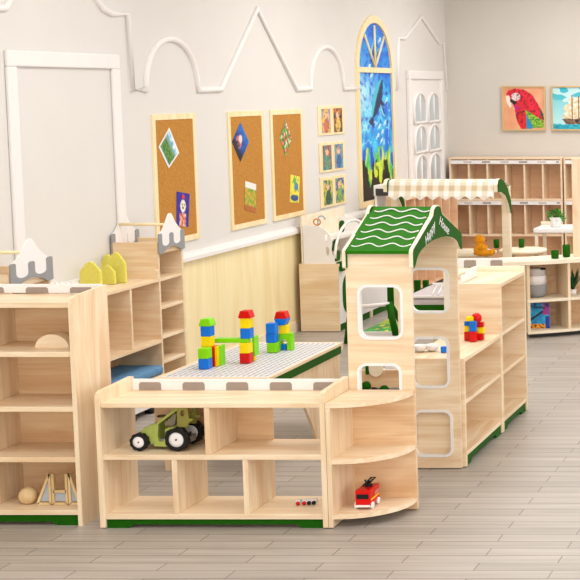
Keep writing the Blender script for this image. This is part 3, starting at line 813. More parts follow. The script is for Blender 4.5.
prism('cab_roof', [tpx(*p) for p in [(340, 56), (366, 40), (436, 40), (436, 48), (370, 48), (345, 64)]], 1, YT0, YT1, TRAD, tr)
prism('seat', [tpx(*p) for p in [(270, 150), (300, 140), (330, 90), (350, 95), (340, 160), (330, 172), (275, 172)]], 1, YT0+.025, YT1-.025, plain('taupe_plastic', (146, 132, 112)), tr, .002)
prism('chassis', [tpx(*p) for p in [(190, 262), (440, 240), (440, 280), (190, 292)]], 1, YT0+.015, YT1-.015, GREY, tr)
c_, s_ = tpx(290, 212), tpx(240, 130)
tube('steering_wheel', [(s_[0]+.018*math.cos(k*.5236), 6.592+.018*math.sin(k*.5236), s_[1]+.01) for k in range(12)], .003, BLACK, tr, 6, True)
tube('engine_block', [(c_[0]+.02, YT0-.002, c_[1]-.005), (c_[0]+.02, YT0+.05, c_[1]-.005)], .018, DARK, tr, 10)
def wheel(cx_, cz_, Yc, r_, w_, out):
    wt = bmesh.new(); n = 40
    prof = [(.62, -.5), (.9, -.5), (1.0, -.36), (1.0, .36), (.9, .5), (.62, .5)]
    rings = []
    for rr_, h in prof:
        rings.append([wt.verts.new((cx_+r_*rr_*(1.0 if (k//2) % 2 or rr_ < .95 else .93)*math.cos(2*math.pi*k/n), Yc+h*w_, cz_+r_*rr_*(1.0 if (k//2) % 2 or rr_ < .95 else .93)*math.sin(2*math.pi*k/n))) for k in range(n)])
    for A, B in zip(rings, rings[1:]+rings[:1]):
        for k in range(n): wt.faces.new((A[k], A[(k+1) % n], B[(k+1) % n], B[k]))
    tyre = link('wheel', wt, BLACK, tr)
    d = lathe('wheel_disc', [(.001, -.44*w_), (r_*.30, -.44*w_), (r_*.68, -.40*w_), (r_*.70, -.30*w_), (r_*.70, .30*w_), (r_*.68, .4*w_), (.001, .44*w_)], cx_, Yc, cz_, WHITE, None, 24, 1); d.parent = tyre
    h = lathe('wheel_nut', [(.001, -.56*w_), (r_*.08, -.56*w_), (r_*.09, -.45*w_), (r_*.09, -.30*w_)], cx_, Yc, cz_, DARK, None, 10, 1); h.parent = tyre
fx_, fz_ = tpx(141, 278); rx_, rz2 = tpx(387, 262)
base = .3425
wheel(fx_, base+.0425, 6.530, .0425, .026, 1); wheel(fx_, base+.0425, 6.655, .0425, .026, 1)
wheel(rx_, base+.0555, 6.527, .0555, .032, 1); wheel(rx_, base+.0555, 6.672, .0555, .036, 1)

# ------------------------------------------------------------ fire truck
ft = thing('toy_fire_truck', 'red toy fire truck with dark windscreen and black roof ladder', 'toy fire truck', (-2.33, 6.60, .064))
def fpx(x, y): v = ony(325+x/5.8, 430+y/5.8, 6.54); return v
xa0, xa1 = fpx(176, 400).x, fpx(265, 400).x
zf0, zf1 = .079, .156
YTr0, YTr1 = 6.535, 6.665
box('body', xa0, xa1, YTr0, YTr1, zf0, zf1, BRED, ft, .006)
box('windscreen', xa0+.008, xa1-.008, YTr0-.0015, YTr0+.002, zf0+.036, zf0+.058, BLACK, ft, .001)
box('bumper', xa0+.002, xa1-.002, YTr0-.005, YTr0+.002, zf0-.002, zf0+.008, WHITE, ft, .002)
box('side_stripe', xa1-.001, xa1+.001, YTr0+.01, YTr1-.01, zf0+.028, zf0+.034, BYEL, ft, 0)
box('side_panel', xa1-.001, xa1+.0015, YTr0+.06, YTr1-.012, zf0+.038, zf0+.060, plain('locker_pink', (200, 120, 110)), ft, 0)
for yy in (YTr0+.022, YTr1-.028):
    for xx in (xa0-.001, xa1+.001):
        w_ = lathe('wheel', [(.001, -.006), (.015, -.006), (.016, -.003), (.016, .003), (.015, .006), (.001, .006)], xx, yy, .0805, WHITE, ft, 18, 0)
lad = bmesh.new()
for dx in (-.010, .010): add_tube(lad, [((xa0+xa1)/2+dx, 6.565, zf1+.012), ((xa0+xa1)/2+.012+dx, 6.65, zf1+.030)], .003, 6)
for k in range(6):
    f_ = k/5; add_tube(lad, [((xa0+xa1)/2-.010+.012*f_, 6.565+.085*f_, zf1+.012+.018*f_), ((xa0+xa1)/2+.010+.012*f_, 6.565+.085*f_, zf1+.012+.018*f_)], .0025, 6)
link('ladder', lad, BLACK, ft)
lathe('turntable', [(.018, 0), (.018, .008), (.010, .010), (.008, .022)], (xa0+xa1)/2+.004, 6.61, zf1-.001, BLACK, ft, 16)
tube('water_cannon', [((xa0+xa1)/2, 6.60, zf1+.018), ((xa0+xa1)/2-.004, 6.585, zf1+.034)], .005, DARK, ft, 8)

# tiny toy on the lowest shelf
tt_ = thing('toy_train', 'tiny white toy train with red and black wheels on the lowest shelf', 'toy train', (-2.58, 6.62, .066))
for k, (m, x_) in enumerate(((BRED, 298), (BRED, 304), (BLACK, 308.5), (BLACK, 313))):
    v = ony(x_, 501, 6.60)
    box('carriage', v.x-.012, v.x+.010, 6.60+k*.004, 6.625+k*.004, .072, .092, WHITE, tt_, .002)
    lathe('wheel', [(.001, -.003), (.009, -.003), (.009, .003), (.001, .003)], v.x, 6.597+k*.004, .0765, m, tt_, 14, 1)

# ------------------------------------------------------------ castle nook along the left wall
XC = -4.44
nk = thing('castle_reading_nook', 'pine reading nook against the left wall with two castle-topped towers', 'reading nook', (-4.59, 8.4, 0))
WL = WXL+.008
def crest(X0, X1, y0, y1, zoff=0):
    w = y1-y0
    def q(s, z): return (y0+s*w, z)
    gz0, gz1 = .975, 1.088
    def notch(a_, b_): return [q(b_, 1.04)] + [q((a_+b_)/2+(b_-a_)/2*math.cos(math.pi*i/8), 1.035-.024*math.sin(math.pi*i/8)) for i in range(9)] + [q(a_, 1.04)]
    grey = [q(0, gz0-.005), q(.13, gz0-.012)] + [q(.13+.74*i/10, gz0-.008+.035*math.sin(math.pi*i/10)) for i in range(1, 10)] + [q(.87, gz0-.012), q(1, gz0-.005), q(1, gz1), q(.97, gz1+.006), q(.89, gz1+.006), q(.86, gz1)] + notch(.57, .86) + [q(.57, gz1-.008), q(.54, gz1), q(.46, gz1), q(.43, gz1-.008)] + notch(.13, .43) + [q(.13, gz1), q(.10, gz1+.006), q(.03, gz1+.006), q(0, gz1)]
    prism('crest_wall', grey, 0, (X0+X1)/2, X1, GREY, nk)
    wh = [q(.04, 1.0), q(.96, 1.0), q(.96, 1.088), q(.82, 1.112), q(.68, 1.150), q(.60, 1.188), q(.54, 1.208), q(.49, 1.212), q(.43, 1.204), q(.37, 1.18), q(.27, 1.140), q(.16, 1.108), q(.04, 1.088)]
    prism('crest_peak', wh, 0, X0, (X0+X1)/2+.0015, WHITE, nk)
for y0, y1 in ((7.42, 7.80), (8.985, 9.315)):
    # tower: frontal side panels, shelves, back
    box('tower_side', WL, XC, y0, y0+.02, .005, 1.04, WX, nk)
    box('tower_side', WL, XC, y1-.02, y1, .005, 1.04, WX, nk)
    box('tower_back', WL, WL+.01, y0+.02, y1-.02, .04, 1.0, WBACK, nk)
    for z in (.09, .27, .427, .614, .793, .965): box('tower_shelf', WL+.01, XC-.004, y0+.02, y1-.02, z, z+.02, WY, nk)
    crest(XC, XC+.012, y0-.005, y1+.005)
    crest(WL, WL+.012, y0-.005, y1+.005)
    for yy in (y0+.10,):
        tube('rod', [(WL+.006, yy, 1.145), (XC+.004, yy, 1.145)], .009, FRAMEW, nk, 8)
# cubbies
box('cubby_top', WL, XC, 7.80, 8.985, .795, .815, WY, nk)
box('cubby_bottom', WL, XC, 7.80, 8.985, .408, .430, WY, nk)
for yy in (8.22, 8.635): box('cubby_divider', WL+.01, XC-.004, yy, yy+.02, .430, .795, WX, nk)
box('cubby_back', WL, WL+.01, 7.80, 8.985, .22, .795, WBACK, nk)
box('bench', WL, XC+.01, 7.80, 8.985, .19, .215, WY, nk)
for yy in (7.80, 8.965): box('bench_side', WL, XC, yy, yy+.02, .005, .19, WX, nk)
prism('arch_rail', [(WL, .815), (XC, .815), (XC, .85)] + [(XC-.05+.05*math.cos(math.pi/2*i/8), .86+.03*math.sin(math.pi/2*i/8)) for i in range(9)] + [(WL, .89)], 1, 8.965, 8.984, WX, nk)
for i, (y0, y1) in enumerate(((7.83, 8.40), (8.41, 8.975))):
    bm = bmesh.new(); add_box(bm, WL+.02, XC+.015, y0, y1, .2155, .272, .020, 4)
    bmesh.ops.translate(bm, verts=bm.verts[:], vec=(0, 0, 0))
    tag(link('seat_cushion', bm, BLUEF, None, True), ['blue seat cushion on the nook bench, nearer the tall shelf unit', 'blue seat cushion on the nook bench, beside the far castle tower'][i], 'cushion', 'blue cushions on the nook bench')
# yellow felt houses
def felt_house(px0, px1, ytop, Y, label, dep=.022):
    a_ = ony(px0, 283, Y); b_ = ony(px1-2, 283, Y); z0 = .8155; zt_ = ony((px0+px1)/2, ytop, Y).z; w = b_.x-a_.x
    xm = (a_.x+b_.x)/2; zs = z0+(zt_-z0)*.62
    pts = [(a_.x, z0), (b_.x, z0), (b_.x, zs), (b_.x-w*.12, zs+(zt_-zs)*.35), (b_.x-w*.35, zs+(zt_-zs)*.72), (xm+w*.04, zt_), (xm-w*.04, zt_), (a_.x+w*.35, zs+(zt_-zs)*.72), (a_.x+w*.12, zs+(zt_-zs)*.35), (a_.x, zs)]
    o = prism('felt_house', pts, 1, Y, Y+dep, YELF, None, .006)
    return tag(o, label, 'felt house', 'yellow felt houses on the nook')
felt_house(79.5, 103, 261.5, 8.55, 'yellow felt house at the left, nearest the white toy fence')
felt_house(101, 117, 254, 8.88, 'tall pointed yellow felt house at the back of the group')
felt_house(99, 117, 265, 8.70, 'short yellow felt house in front of the tall ones')
felt_house(107, 128, 252, 8.76, 'yellow felt house at the right, nearest the far tower')
# white toy fence
wf = thing('toy_fence', 'small white toy fence on the nook top, left of the yellow houses', 'toy fence', (-4.60, 7.95, .8155))
for k in range(5):
    v = ony(50+5.4*k, 280, 7.95)
    prism('picket', [(v.x-.010, .8155), (v.x+.010, .8155), (v.x+.010, .915), (v.x, .93), (v.x-.010, .915)], 1, 7.95, 7.962, WHITE, wf)
a_, b_ = ony(48, 280, 7.95).x, ony(74, 280, 7.95).x
box('fence_rail', a_, b_, 7.945, 7.95, .885, .905, WHITE, wf)

# ------------------------------------------------------------ play kitchen
kt = thing('play_kitchen', 'long pine play kitchen with white front, green ovals and white hutch, along the left wall', 'play kitchen', (-4.5, 12.6, 0))
KY0, KY1, KX0, KX1 = 11.80, 13.6, -4.68, -4.361
box('end_panel', KX0, KX1, KY0, KY0+.02, .005, .563, WX, kt)
box('front_panel', KX1-.014, KX1, KY0+.02, KY1, .06, .54, WHITE, kt)
box('worktop', KX0, KX1+.006, KY0+.02, KY1, .54, .563, CREAM, kt)
box('green_plinth', KX1-.03, KX1-.012, KY0+.02, KY1, .0, .06, GREEN, kt)
box('back_panel', KX0, KX0+.012, KY0+.02, KY1, .005, .54, WBACK, kt)
for i in range(1):
    y0 = KY0+.09+i*.44
    prism('green_oval', rr(y0, y0+.26, .13, .46, .12, 8), 0, KX1, KX1+.006, GREEN, kt)
for i in range(3): box('foot', KX1-.02, KX1+.004, KY0+.2+i*.55, KY0+.24+i*.55, 0, .06, CREAM, kt)
box('green_bracket', KX1-.02, KX1+.03, KY0-.0+.022, KY0+.10, .50, .575, GREEN, kt)
side = [(KX0+.03, .5635), (-4.40, .5635), (-4.40, .60), (-4.425, .66), (-4.415, .74), (-4.43, .80), (-4.47, .845), (-4.53, .872), (KX0+.03, .876)]
h1 = [(-4.453+.014*math.cos(i*math.pi/6), .665+.04*math.sin(i*math.pi/6)) for i in range(12)]
h2 = [(-4.463+.013*math.cos(i*math.pi/6), .775+.04*math.sin(i*math.pi/6)) for i in range(12)]
holed('hutch_side', side, [h1, h2], 1, KY0+.03, KY0+.045, WHITE, kt)
holed('hutch_side', side, [h1, h2], 1, KY0+.85, KY0+.865, WHITE, kt)
box('hutch_back', KX0+.012, KX0+.026, KY0+.03, KY0+1.0, .5635, .955, CREAM, kt)
tube('hutch_arch', [(-4.40, KY0+.45+.40*math.cos(math.pi*i/16), .60+.28*math.sin(math.pi*i/16)) for i in range(17)], .012, WHITE, kt, 8)
prism('hutch_shelf', [(-4.66, .74), (-4.44, .74), (-4.44, .752), (-4.66, .752)], 1, KY0+.045, KY0+.85, WHITE, kt)
for k, (yy, z_) in enumerate(((KY0+.12, .70), (KY0+.30, .84), (KY0+.18, .60))):
    prism('green_knob', rr(yy, yy+.10, z_-.05, z_+.05, .04, 5), 0, -4.452, -4.440, GREEN, kt)
tube('faucet', [(-4.55, KY0+.1, .8762), (-4.55, KY0+.1, .92)] + [(-4.52-.03*math.cos(math.pi*i/8), KY0+.1, .92+.03*math.sin(math.pi*i/8)) for i in range(9)] , .006, SILV, kt, 8)
t = tube('toy_ring', [(-4.535+.028*math.cos(i*math.pi/8), KY0+.04, .905+.026*math.sin(i*math.pi/8)) for i in range(16)], .006, plain('copper_ring', (206, 150, 100)), None, 8, True)
tag(t, 'copper-coloured toy ring standing on top of the white hutch', 'toy ring')
# cabinet with dark recess next along
c1 = ony(374, 204, 13.2); c3 = ony(399.5, 200, 13.2)
ov = thing('play_oven', 'white play oven hood with dark grey front, behind the green roof', 'play oven', ((c1.x+c3.x)/2, 13.3, .5635))
box('hood', c1.x, c3.x, 13.2, 13.50, 1.02, 1.115, WHITE, ov)
box('dark_front', c1.x+.02, c3.x-.004, 13.192, 13.2, 1.02, 1.085, DARK, ov)
box('stand', c1.x, c1.x+.02, 13.22, 13.48, .5635, 1.02, WHITE, ov)
box('stand', -4.38, -4.362, 13.22, 13.48, .5635, 1.02, WHITE, ov)
tube('spout', [(c3.x+.0, 13.22, 1.09), (c3.x+.05, 13.22, 1.13)], .016, BLACK, ov, 8)

# low shelving at the far end of the left wall
ls = thing('wall_storage_shelf', 'low brown storage shelf on the left wall behind the checked awning', 'shelf unit', (-4.58, 14.7, 0))
box('top_board', -4.70, -4.42, 13.75, 15.5, .93, .955, LOCK, ls)
for i in range(7): yy = 13.75+i*.288; box('divider', -4.70, -4.42, yy, yy+.02, .03, .93, LOCK, ls)
for z in (.03, .48): box('shelf', -4.70, -4.425, 13.77, 15.48, z, z+.02, LOCK, ls)
box('back_panel', -4.712, -4.70, 13.75, 15.5, .0, .95, LOCK, ls)

# ------------------------------------------------------------ lockers on the back wall
def locker(x0, x1, n, label):
    y0, y1 = 16.0, 16.28
    t = thing('cubby_locker', label, 'cubby lockers', ((x0+x1)/2, 16.14, 0), 'wooden cubby lockers on the back wall')
    box('side_panel', x0, x0+.02, y0, y1, 0, 1.235, LOCKF, t); box('side_panel', x1-.02, x1, y0, y1, 0, 1.235, LOCKF, t)
    for z, nm in ((1.215, 'top_board'), (.755, 'shelf'), (.36, 'shelf'), (.03, 'bottom_board')): box(nm, x0+.02, x1-.02, y0, y1-.01, z, z+.02, LOCKF, t)
    box('back_panel', x0+.02, x1-.02, y1-.01, y1, .03, 1.215, LOCK, t)
    w = (x1-x0-.02)/n
    for i in range(1, n):
        for z0, z1 in ((.38, .755), (.775, 1.215)):
            box('divider', x0+w*i, x0+w*i+.018, y0+.004, y1-.01, z0, z1, LOCKF, t)
    box('label_strip', x0+.02, x1-.02, y0-.006, y0, 1.165, 1.205, WHITE, t, 0)
    box('label_strip', x0+.02, x1-.02, y0-.006, y0, .712, .752, WHITE, t, 0)
    for zc in (1.187, .734):
        for i in range(n): box('name_tag', x0+w*(i+.5)+.06, x0+w*(i+.5)+.15 if i < n-1 else x1-.03, y0-.009, y0-.006, zc-.008, zc+.008, TAUPE if i % 2 else plain('tag_beige', (206, 190, 180)), t, 0)
locker(-4.65, -3.402, 6, 'wooden cubby lockers with white label strips under the parrot painting')
locker(-3.385, -2.14, 6, 'wooden cubby lockers with white label strips at the right edge')

# ------------------------------------------------------------ curved counter
cc = thing('curved_counter_shelf', 'curved pine counter shelf holding a bin, a picture book and a spiky plant', 'counter shelf', (-2.45, 11.75, 0))
# arc, its centre behind: front edge runs (500..600 px)
Cx, Cy, R0 = -3.45, 13.34, 2.0
def arcp(a0, a1, r_, n=20): return [(Cx+r_*math.cos(math.radians(a0+(a1-a0)*i/n)), Cy+r_*math.sin(math.radians(a0+(a1-a0)*i/n))) for i in range(n+1)]
def arcslab(name, a0, a1, r0, r1, z0, z1, m, par):
    pts = arcp(a0, a1, r0) + arcp(a1, a0, r1); bm = bmesh.new(); add_prism(bm, pts, 2, z0, z1); return link(name, bm, m, par)
A0, A1 = 291, 313
arcslab('counter_top', A0-6, A1, R0+.02, R0-.33, .595, .625, CREAM, cc)
arcslab('shelf', A0, A1, R0, R0-.32, .290, .312, CREAM, cc)
arcslab('bottom_board', A0, A1, R0, R0-.32, .035, .057, CREAM, cc)
arcslab('shadow_strip', A0+.5, A1, R0-.06, R0-.08, .0, .035, DARK, cc)  # dark strip standing in for the shadow under the counter
arcslab('back_panel', A0, A1, R0-.305, R0-.32, .057, .595, WBACK, cc)
for a_ in (A0+.3, 300.7, 312.5):
    aa = math.radians(a_); d = Vector((math.cos(aa), math.sin(aa))); nn = Vector((-d.y, d.x))*.011
    C_ = Vector((Cx, Cy))
    for z0, z1 in ((.057, .290), (.312, .595)):
        q = [C_+d*(R0-.004)+nn, C_+d*(R0-.004)-nn, C_+d*(R0-.305)-nn, C_+d*(R0-.305)+nn]
        bm = bmesh.new(); add_prism(bm, [tuple(p) for p in q], 2, z0, z1); link('divider', bm, WZ, cc)
# tall right post on the counter
v = ony(577.5, 262, 11.8)
tag(box('wooden_post', v.x-.035, v.x+.06, 11.80, 11.845, .6255, 1.43, WZ), 'tall flat pine post standing on the counter at the right edge', 'post')
# bin
bv = ony(537, 300, 11.66)
LILC = plain('pale_translucent', (214, 208, 206), .3)
bn = thing('storage_bin', 'round white and grey bin on the upper shelf of the curved counter', 'bin', (bv.x, 11.66, .3125))
lathe('grey_bowl', [(.045, 0), (.068, .012), (.080, .05), (.082, .10), (.080, .105)], bv.x, 11.66, .3125, GREY, bn)
lathe('white_drum', [(.078, .105), (.078, .175), (.074, .178)], bv.x, 11.66, .3125, WHITE, bn)
lathe('clear_neck', [(.072, .178), (.072, .215), (.074, .218), (.074, .232), (.07, .235)], bv.x, 11.66, .3125, LILC, bn)
for s in (-1, 1): box('black_clip', bv.x+s*.066-.02, bv.x+s*.066+.02, 11.60, 11.62, .54, .555, BLACK, bn)
# book
def f_book(u, v):
    c = mixc((20, 130, 200), (60, 190, 230), .5+nz(u, v, 4, 60))
    if v > .82: c = (240, 160, 40) if nz(u, v, 9, 61) > -.2 else (30, 30, 40)
    if abs(v-(.75-.6*u)) < .05: c = (24, 34, 60)
    if u > .72 and v < .45: c = (170, 60, 150)
    if v < .2 and nz(u, v, 8, 62) > 0: c = (30, 60, 100)
    if u > .8 and v > .5: c = (30, 60, 170)
    return c
b0 = ony(527.5, 329, 11.64); b1 = ony(549, 304, 11.64)
bk = thing('picture_book', 'blue and orange picture book standing on the lower counter shelf', 'book', ((b0.x+b1.x)/2, 11.64, .0575))
box('pages', b0.x+.003, b1.x-.003, 11.642, 11.66, .059, .059+(b1.z-b0.z)-.004, WHITE, bk, .001)
box('cover', b0.x, b1.x, 11.66, 11.663, .0575, .0575+(b1.z-b0.z), BBLU, bk, 0)
picture('cover', (b0.x, 11.640, .0575), (1, 0, 0), (0, 0, 1), b1.x-b0.x, b1.z-b0.z, 30, 36, f_book, bk, 0, .002)
# spiky plant
sv = ony(573, 297, 11.78)
sp = thing('spiky_plant', 'spiky dark green plant in a small white pot on the curved counter shelf', 'potted plant', (sv.x, 11.78, .3125))
lathe('pot', [(.018, 0), (.028, .004), (.030, .045), (.026, .046)], sv.x, 11.78, .3125, WHITE, sp, 18)
bm = bmesh.new()
for k in range(18):
    a_ = k*2.4; tilt = .25+.5*((k*7) % 10)/10; L_ = .15+.05*((k*3) % 5)/5
    d = Vector((math.cos(a_)*math.sin(tilt), math.sin(a_)*math.sin(tilt), math.cos(tilt)))
    side_ = d.cross(Vector((0, 0, 1))).normalized(); up_ = side_.cross(d)
    P0 = Vector((sv.x, 11.78, .352))
    rows = []
    for f_, w_ in ((0, .010), (.4, .013), (.8, .007), (1, .0005)):
        c0 = P0+d*(L_*f_) ; rows.append([bm.verts.new(c0-side_*w_), bm.verts.new(c0+up_*w_*.35), bm.verts.new(c0+side_*w_), bm.verts.new(c0-up_*w_*.35)])
    for A, B in zip(rows, rows[1:]):
        for i in range(4): bm.faces.new((A[i], A[(i+1) % 4], B[(i+1) % 4], B[i]))
link('foliage', bm, SPIKE, sp)

# ------------------------------------------------------------ market stall
SX0, SX1 = ony(392, 190, 11.9).x, ony(497, 190, 11.9).x
ms = thing('market_stall', 'play market stall with beige checked scalloped awning on pine posts', 'market stall', ((SX0+SX1)/2, 12.1, 0))
pa, pb = ony(502.5, 250, 11.95).x, ony(510.5, 250, 11.95).x
pa, pb = ony(502.5, 250, 12.3).x, ony(510.5, 250, 12.3).x
box('post', pa, pb, 12.3, 12.35, 0, 1.17, CREAM, ms)
box('crossbar', SX0+.03, pa, 12.31, 12.34, 1.13, 1.16, CREAM, ms)
box('post', SX0-.02, SX0+.03, 11.93, 11.98, 0, 1.22, CREAM, ms)
box('crossbar', SX0, SX1, 11.95, 11.97, 1.17, 1.20, CREAM, ms)
# awning: curved cloth from top back to front valance, scallops
Yv = 11.80
zt1 = ony(450, 179, Yv+.1).z; zb1 = ony(450, 196, Yv).z; zb2 = ony(450, 201, Yv).z
def gingham(x, s):
    a_ = int(math.floor(x/.045)) % 2; b_ = int(math.floor(s/.045)) % 2
    return [(244, 240, 234), (226, 214, 192), (200, 182, 148)][a_+b_]
nx = 150; prof = []
for i in range(0):
    t_ = i/14
    if t_ < .5: a_ = t_/.5*math.pi/2; prof.append((Yv+.14-.14*math.sin(a_), zb1+.055+(zt1-zb1-.055)*math.cos(a_)))
    else: prof.append((Yv, zb1+.055-(t_-.5)/.5*(.055)))
prof = [(Yv+.60, zt1-.10), (Yv+.30, zt1-.02), (Yv+.10, zt1), (Yv+.05, zt1-.006), (Yv+.03, zt1-.02)] + [(Yv+.03-.03*i/10, zt1-.02-(zt1-.02-zb1)*i/10) for i in range(1, 11)]
verts, cols, faces = [], [], []
acc = [0]
for (p, q) in zip(prof, prof[1:]): acc.append(acc[-1]+math.hypot(q[0]-p[0], q[1]-p[1]))
rowsN = len(prof)
for i in range(nx+1):
    x = SX0+(SX1-SX0)*i/nx
    ph_ = ((x-SX0)/.104) % 1; drop = (zb1-zb2)*(1-abs(2*ph_-1))*.8
    for j in range(rowsN): verts.append((x, prof[j][0], prof[j][1])); cols.append(gingham(x-SX0, acc[-1]-acc[j]))
    verts.append((x, prof[-1][0], prof[-1][1]-drop-.002)); cols.append((238, 234, 228))
R_ = rowsN+1
for i in range(nx):
    for j in range(R_-1): faces.append((i*R_+j, i*R_+j+1, (i+1)*R_+j+1, (i+1)*R_+j))
me = bpy.data.meshes.new('awning'); me.from_pydata([(v_[0]-ms.location.x, v_[1]-ms.location.y, v_[2]) for v_ in verts], [], faces)
ca_ = me.color_attributes.new('Col', 'FLOAT_COLOR', 'POINT'); fl = []
for q in cols: fl += [lin(c) for c in q]+[1]
ca_.data.foreach_set('color', fl); me.materials.append(PAINT)
aw = bpy.data.objects.new('awning', me); COL.objects.link(aw); aw.parent = ms
sm = aw.modifiers.new('thickness', 'SOLIDIFY'); sm.thickness = .004
for xs, m_ in ((SX1+.002, 1), (SX0-.036, 0)):
    def bq(x_, y_): v_ = onx(x_, y_, SX1+.03); return v_
    P = [(11.79+(q_[0]-11.79)*.62, q_[1]) for q_ in [(11.80, zt1-.10), (11.79, zt1-.04), (11.84, zt1-.003), (11.95, zt1+.004), (12.10, zt1-.02), (12.30, zt1-.09), (12.46, zt1-.20), (12.50, zt1-.31), (12.47, zt1-.31), (12.36, zt1-.22), (12.20, zt1-.145), (12.0, zt1-.11)]]
    prism('awning_bracket', P, 0, xs, xs+.03, CREAM, ms)
    prism('green_bracket_face', P, 0, xs+.03, xs+.036, GREEN, ms)

# ------------------------------------------------------------ unit with battlement rail in the middle distance
Ym = 10.6
a_ = ony(455, 262, Ym).x; b_ = ony(503, 262, Ym).x; z0 = ony(470, 267.5, Ym).z; z1 = ony(470, 258, Ym).z
mu = thing('battlement_shelf_unit', 'low cream shelf unit with grey battlement rail below the teddy bear', 'shelf unit', ((a_+b_)/2, Ym-.1, 0))
box('cabinet_top', a_, b_, Ym-.30, Ym, z0-.03, z0, CREAM, mu)
box('side_panel', a_, a_+.02, Ym-.30, Ym, 0, z0-.03, CREAM, mu); box('side_panel', b_-.02, b_, Ym-.30, Ym, 0, z0-.03, CREAM, mu)
box('back_panel', a_+.02, b_-.02, Ym-.012, Ym, .33, z0-.03, WBACK, mu)
box('shelf', a_+.02, b_-.02, Ym-.30, Ym, .30, .322, CREAM, mu)
strip(mu, a_, b_, Ym-.016, z0, z1, [ony(464.5+26.5*i, 262, Ym).x for i in range(2)], .09, Ym)

# round tables with teddy and green cups
def round_table(px_, py_, z_, r_, label, nlegs=4):
    c = onz(px_, py_, z_)
    t = thing('round_table', label, 'table', (c.x, c.y, 0), 'round cream tables')
    lathe('table_top', [(r_*.95, -.028), (r_, -.022), (r_, -.005), (r_-.01, 0)], c.x, c.y, z_, CREAM, t, 40)
    for k in range(nlegs):
        a_ = math.pi/4+k*math.pi/2
        tube('leg', [(c.x+r_*.7*math.cos(a_), c.y+r_*.7*math.sin(a_), z_-.028), (c.x+r_*.8*math.cos(a_), c.y+r_*.8*math.sin(a_), 0)], [.022, .015], CREAM, t, 10)
    return c
cA = round_table(470, 251, .60, .225, 'round cream play table on which the teddy bear sits')
cB = round_table(523, 249, .60, .205, 'round cream play table right of the teddy bear, behind the awning post')
cups = [(496.5, 248, 'green cup on the table just right of the teddy bear'), (521.5, 247.5, 'green cup standing on the right-hand round table')]
for x_, y_, lb in cups:
    v_ = onz(x_, y_, .6005)
    tag(lathe('green_cup', [(.018, 0), (.024, .004), (.026, .075), (.022, .076), (.020, .01)], v_.x, v_.y, .6005, GREEN, None, 18), lb, 'cup', 'green cups on the play furniture')
for x_, y_, lb, hh in ((555, 258.5, 'green cup near the front of the curved counter', .065), (566.5, 257, 'taller green cup beside the right post on the counter', .10)):
    v_ = onz(x_, y_, .6255)
    tag(lathe('green_cup', [(.020, 0), (.030, .004), (.032, hh), (.028, hh+.001), (.024, .01)], v_.x, v_.y, .6255, GREEN, None, 18), lb, 'cup', 'green cups on the play furniture')
# teddy: one continuous body
tz = .6005; tv = onz(480.5, 256, tz); txx, tyy = tv.x, tv.y
bm = bmesh.new()
def ball(c, r, s=(1, 1, 1)):
    g = bmesh.ops.create_icosphere(bm, subdivisions=3, radius=1.0)
    for v_ in g['verts']: v_.co = Vector((c[0]+v_.co.x*r*s[0], c[1]+v_.co.y*r*s[1], c[2]+v_.co.z*r*s[2]))
S = 1.0
for c, r, s in (((0, 0, .055), .056, (1, .9, 1.05)), ((-.003, 0, .138), .043, (1.05, 1, .95)), ((.030, -.005, .127), .018, (1.1, 1, .85)), ((-.02, -.030, .166), .013, (1, .6, 1)), ((-.02, .030, .166), .013, (1, .6, 1)),
                ((.05, -.030, .026), .025, (1.8, 1, .95)), ((.05, .034, .026), .025, (1.8, 1, .95)), ((.098, -.030, .034), .022, (.8, 1, 1.3)), ((.098, .036, .034), .022, (.8, 1, 1.3)),
                ((.025, -.046, .075), .018, (1.6, 1, 1)), ((.025, .046, .075), .018, (1.6, 1, 1)), ((-.045, 0, .02), .014, (1, 1, 1))):
    ball((txx+c[0], tyy+c[1], tz+c[2]), r, s)
tdy = link('teddy_bear', bm, TEDDY, None, True)
rm = tdy.modifiers.new('skin', 'REMESH'); rm.mode = 'VOXEL'; rm.voxel_size = .006; rm.use_smooth_shade = True
tag(tdy, 'orange plush teddy bear sitting on the round table, facing right', 'teddy bear')
for s in (-1, 1):
    e = lathe('eye', [(.0005, -.004), (.004, -.002), (.004, .002), (.0005, .004)], txx+.022, tyy+s*.026, tz+.145, BLACK, tdy, 10, 1)
e = lathe('nose', [(.0005, -.005), (.006, -.002), (.006, .002), (.0005, .005)], txx+.050, tyy-.005, tz+.132, BLACK, tdy, 10, 0)

# white table with plant
WTZ = ony(556, 230, 13.4).z
wa, wb = ony(533, 230, 13.4).x, ony(592, 230, 13.4).x
wt = thing('white_side_table', 'white-topped table on pale legs at the right, carrying the leafy plant', 'table', ((wa+wb)/2, 13.55, 0))
bm = bmesh.new(); add_box(bm, wa, wb, 13.4, 13.8, WTZ-.03, WTZ+.015, .01); link('table_top', bm, WHITE, wt)
box('back_rail', wa, wa+.10, 13.72, 13.74, WTZ+.015, WTZ+.05, CREAM, wt)
for x_ in (wa+.01, wb-.04):
    for y_ in (13.42, 13.75): box('leg', x_, x_+.028, y_, y_+.028, 0, WTZ-.03, CREAM, wt)
box('lower_rail', wa+.01, wb-.02, 13.425, 13.445, WTZ-.26, WTZ-.24, CREAM, wt)
pv = ony(556, 227, 13.55)
pp = thing('leafy_plant', 'bushy light green plant in a white pot on the white table', 'potted plant', (pv.x, 13.55, WTZ+.0155))
lathe('pot', [(.042, 0), (.046, .004), (.060, .085), (.060, .092), (.052, .092), (.050, .075)], pv.x, 13.55, WTZ+.0155, WHITE, pp, 22)
bm = bmesh.new(); random.seed(3)
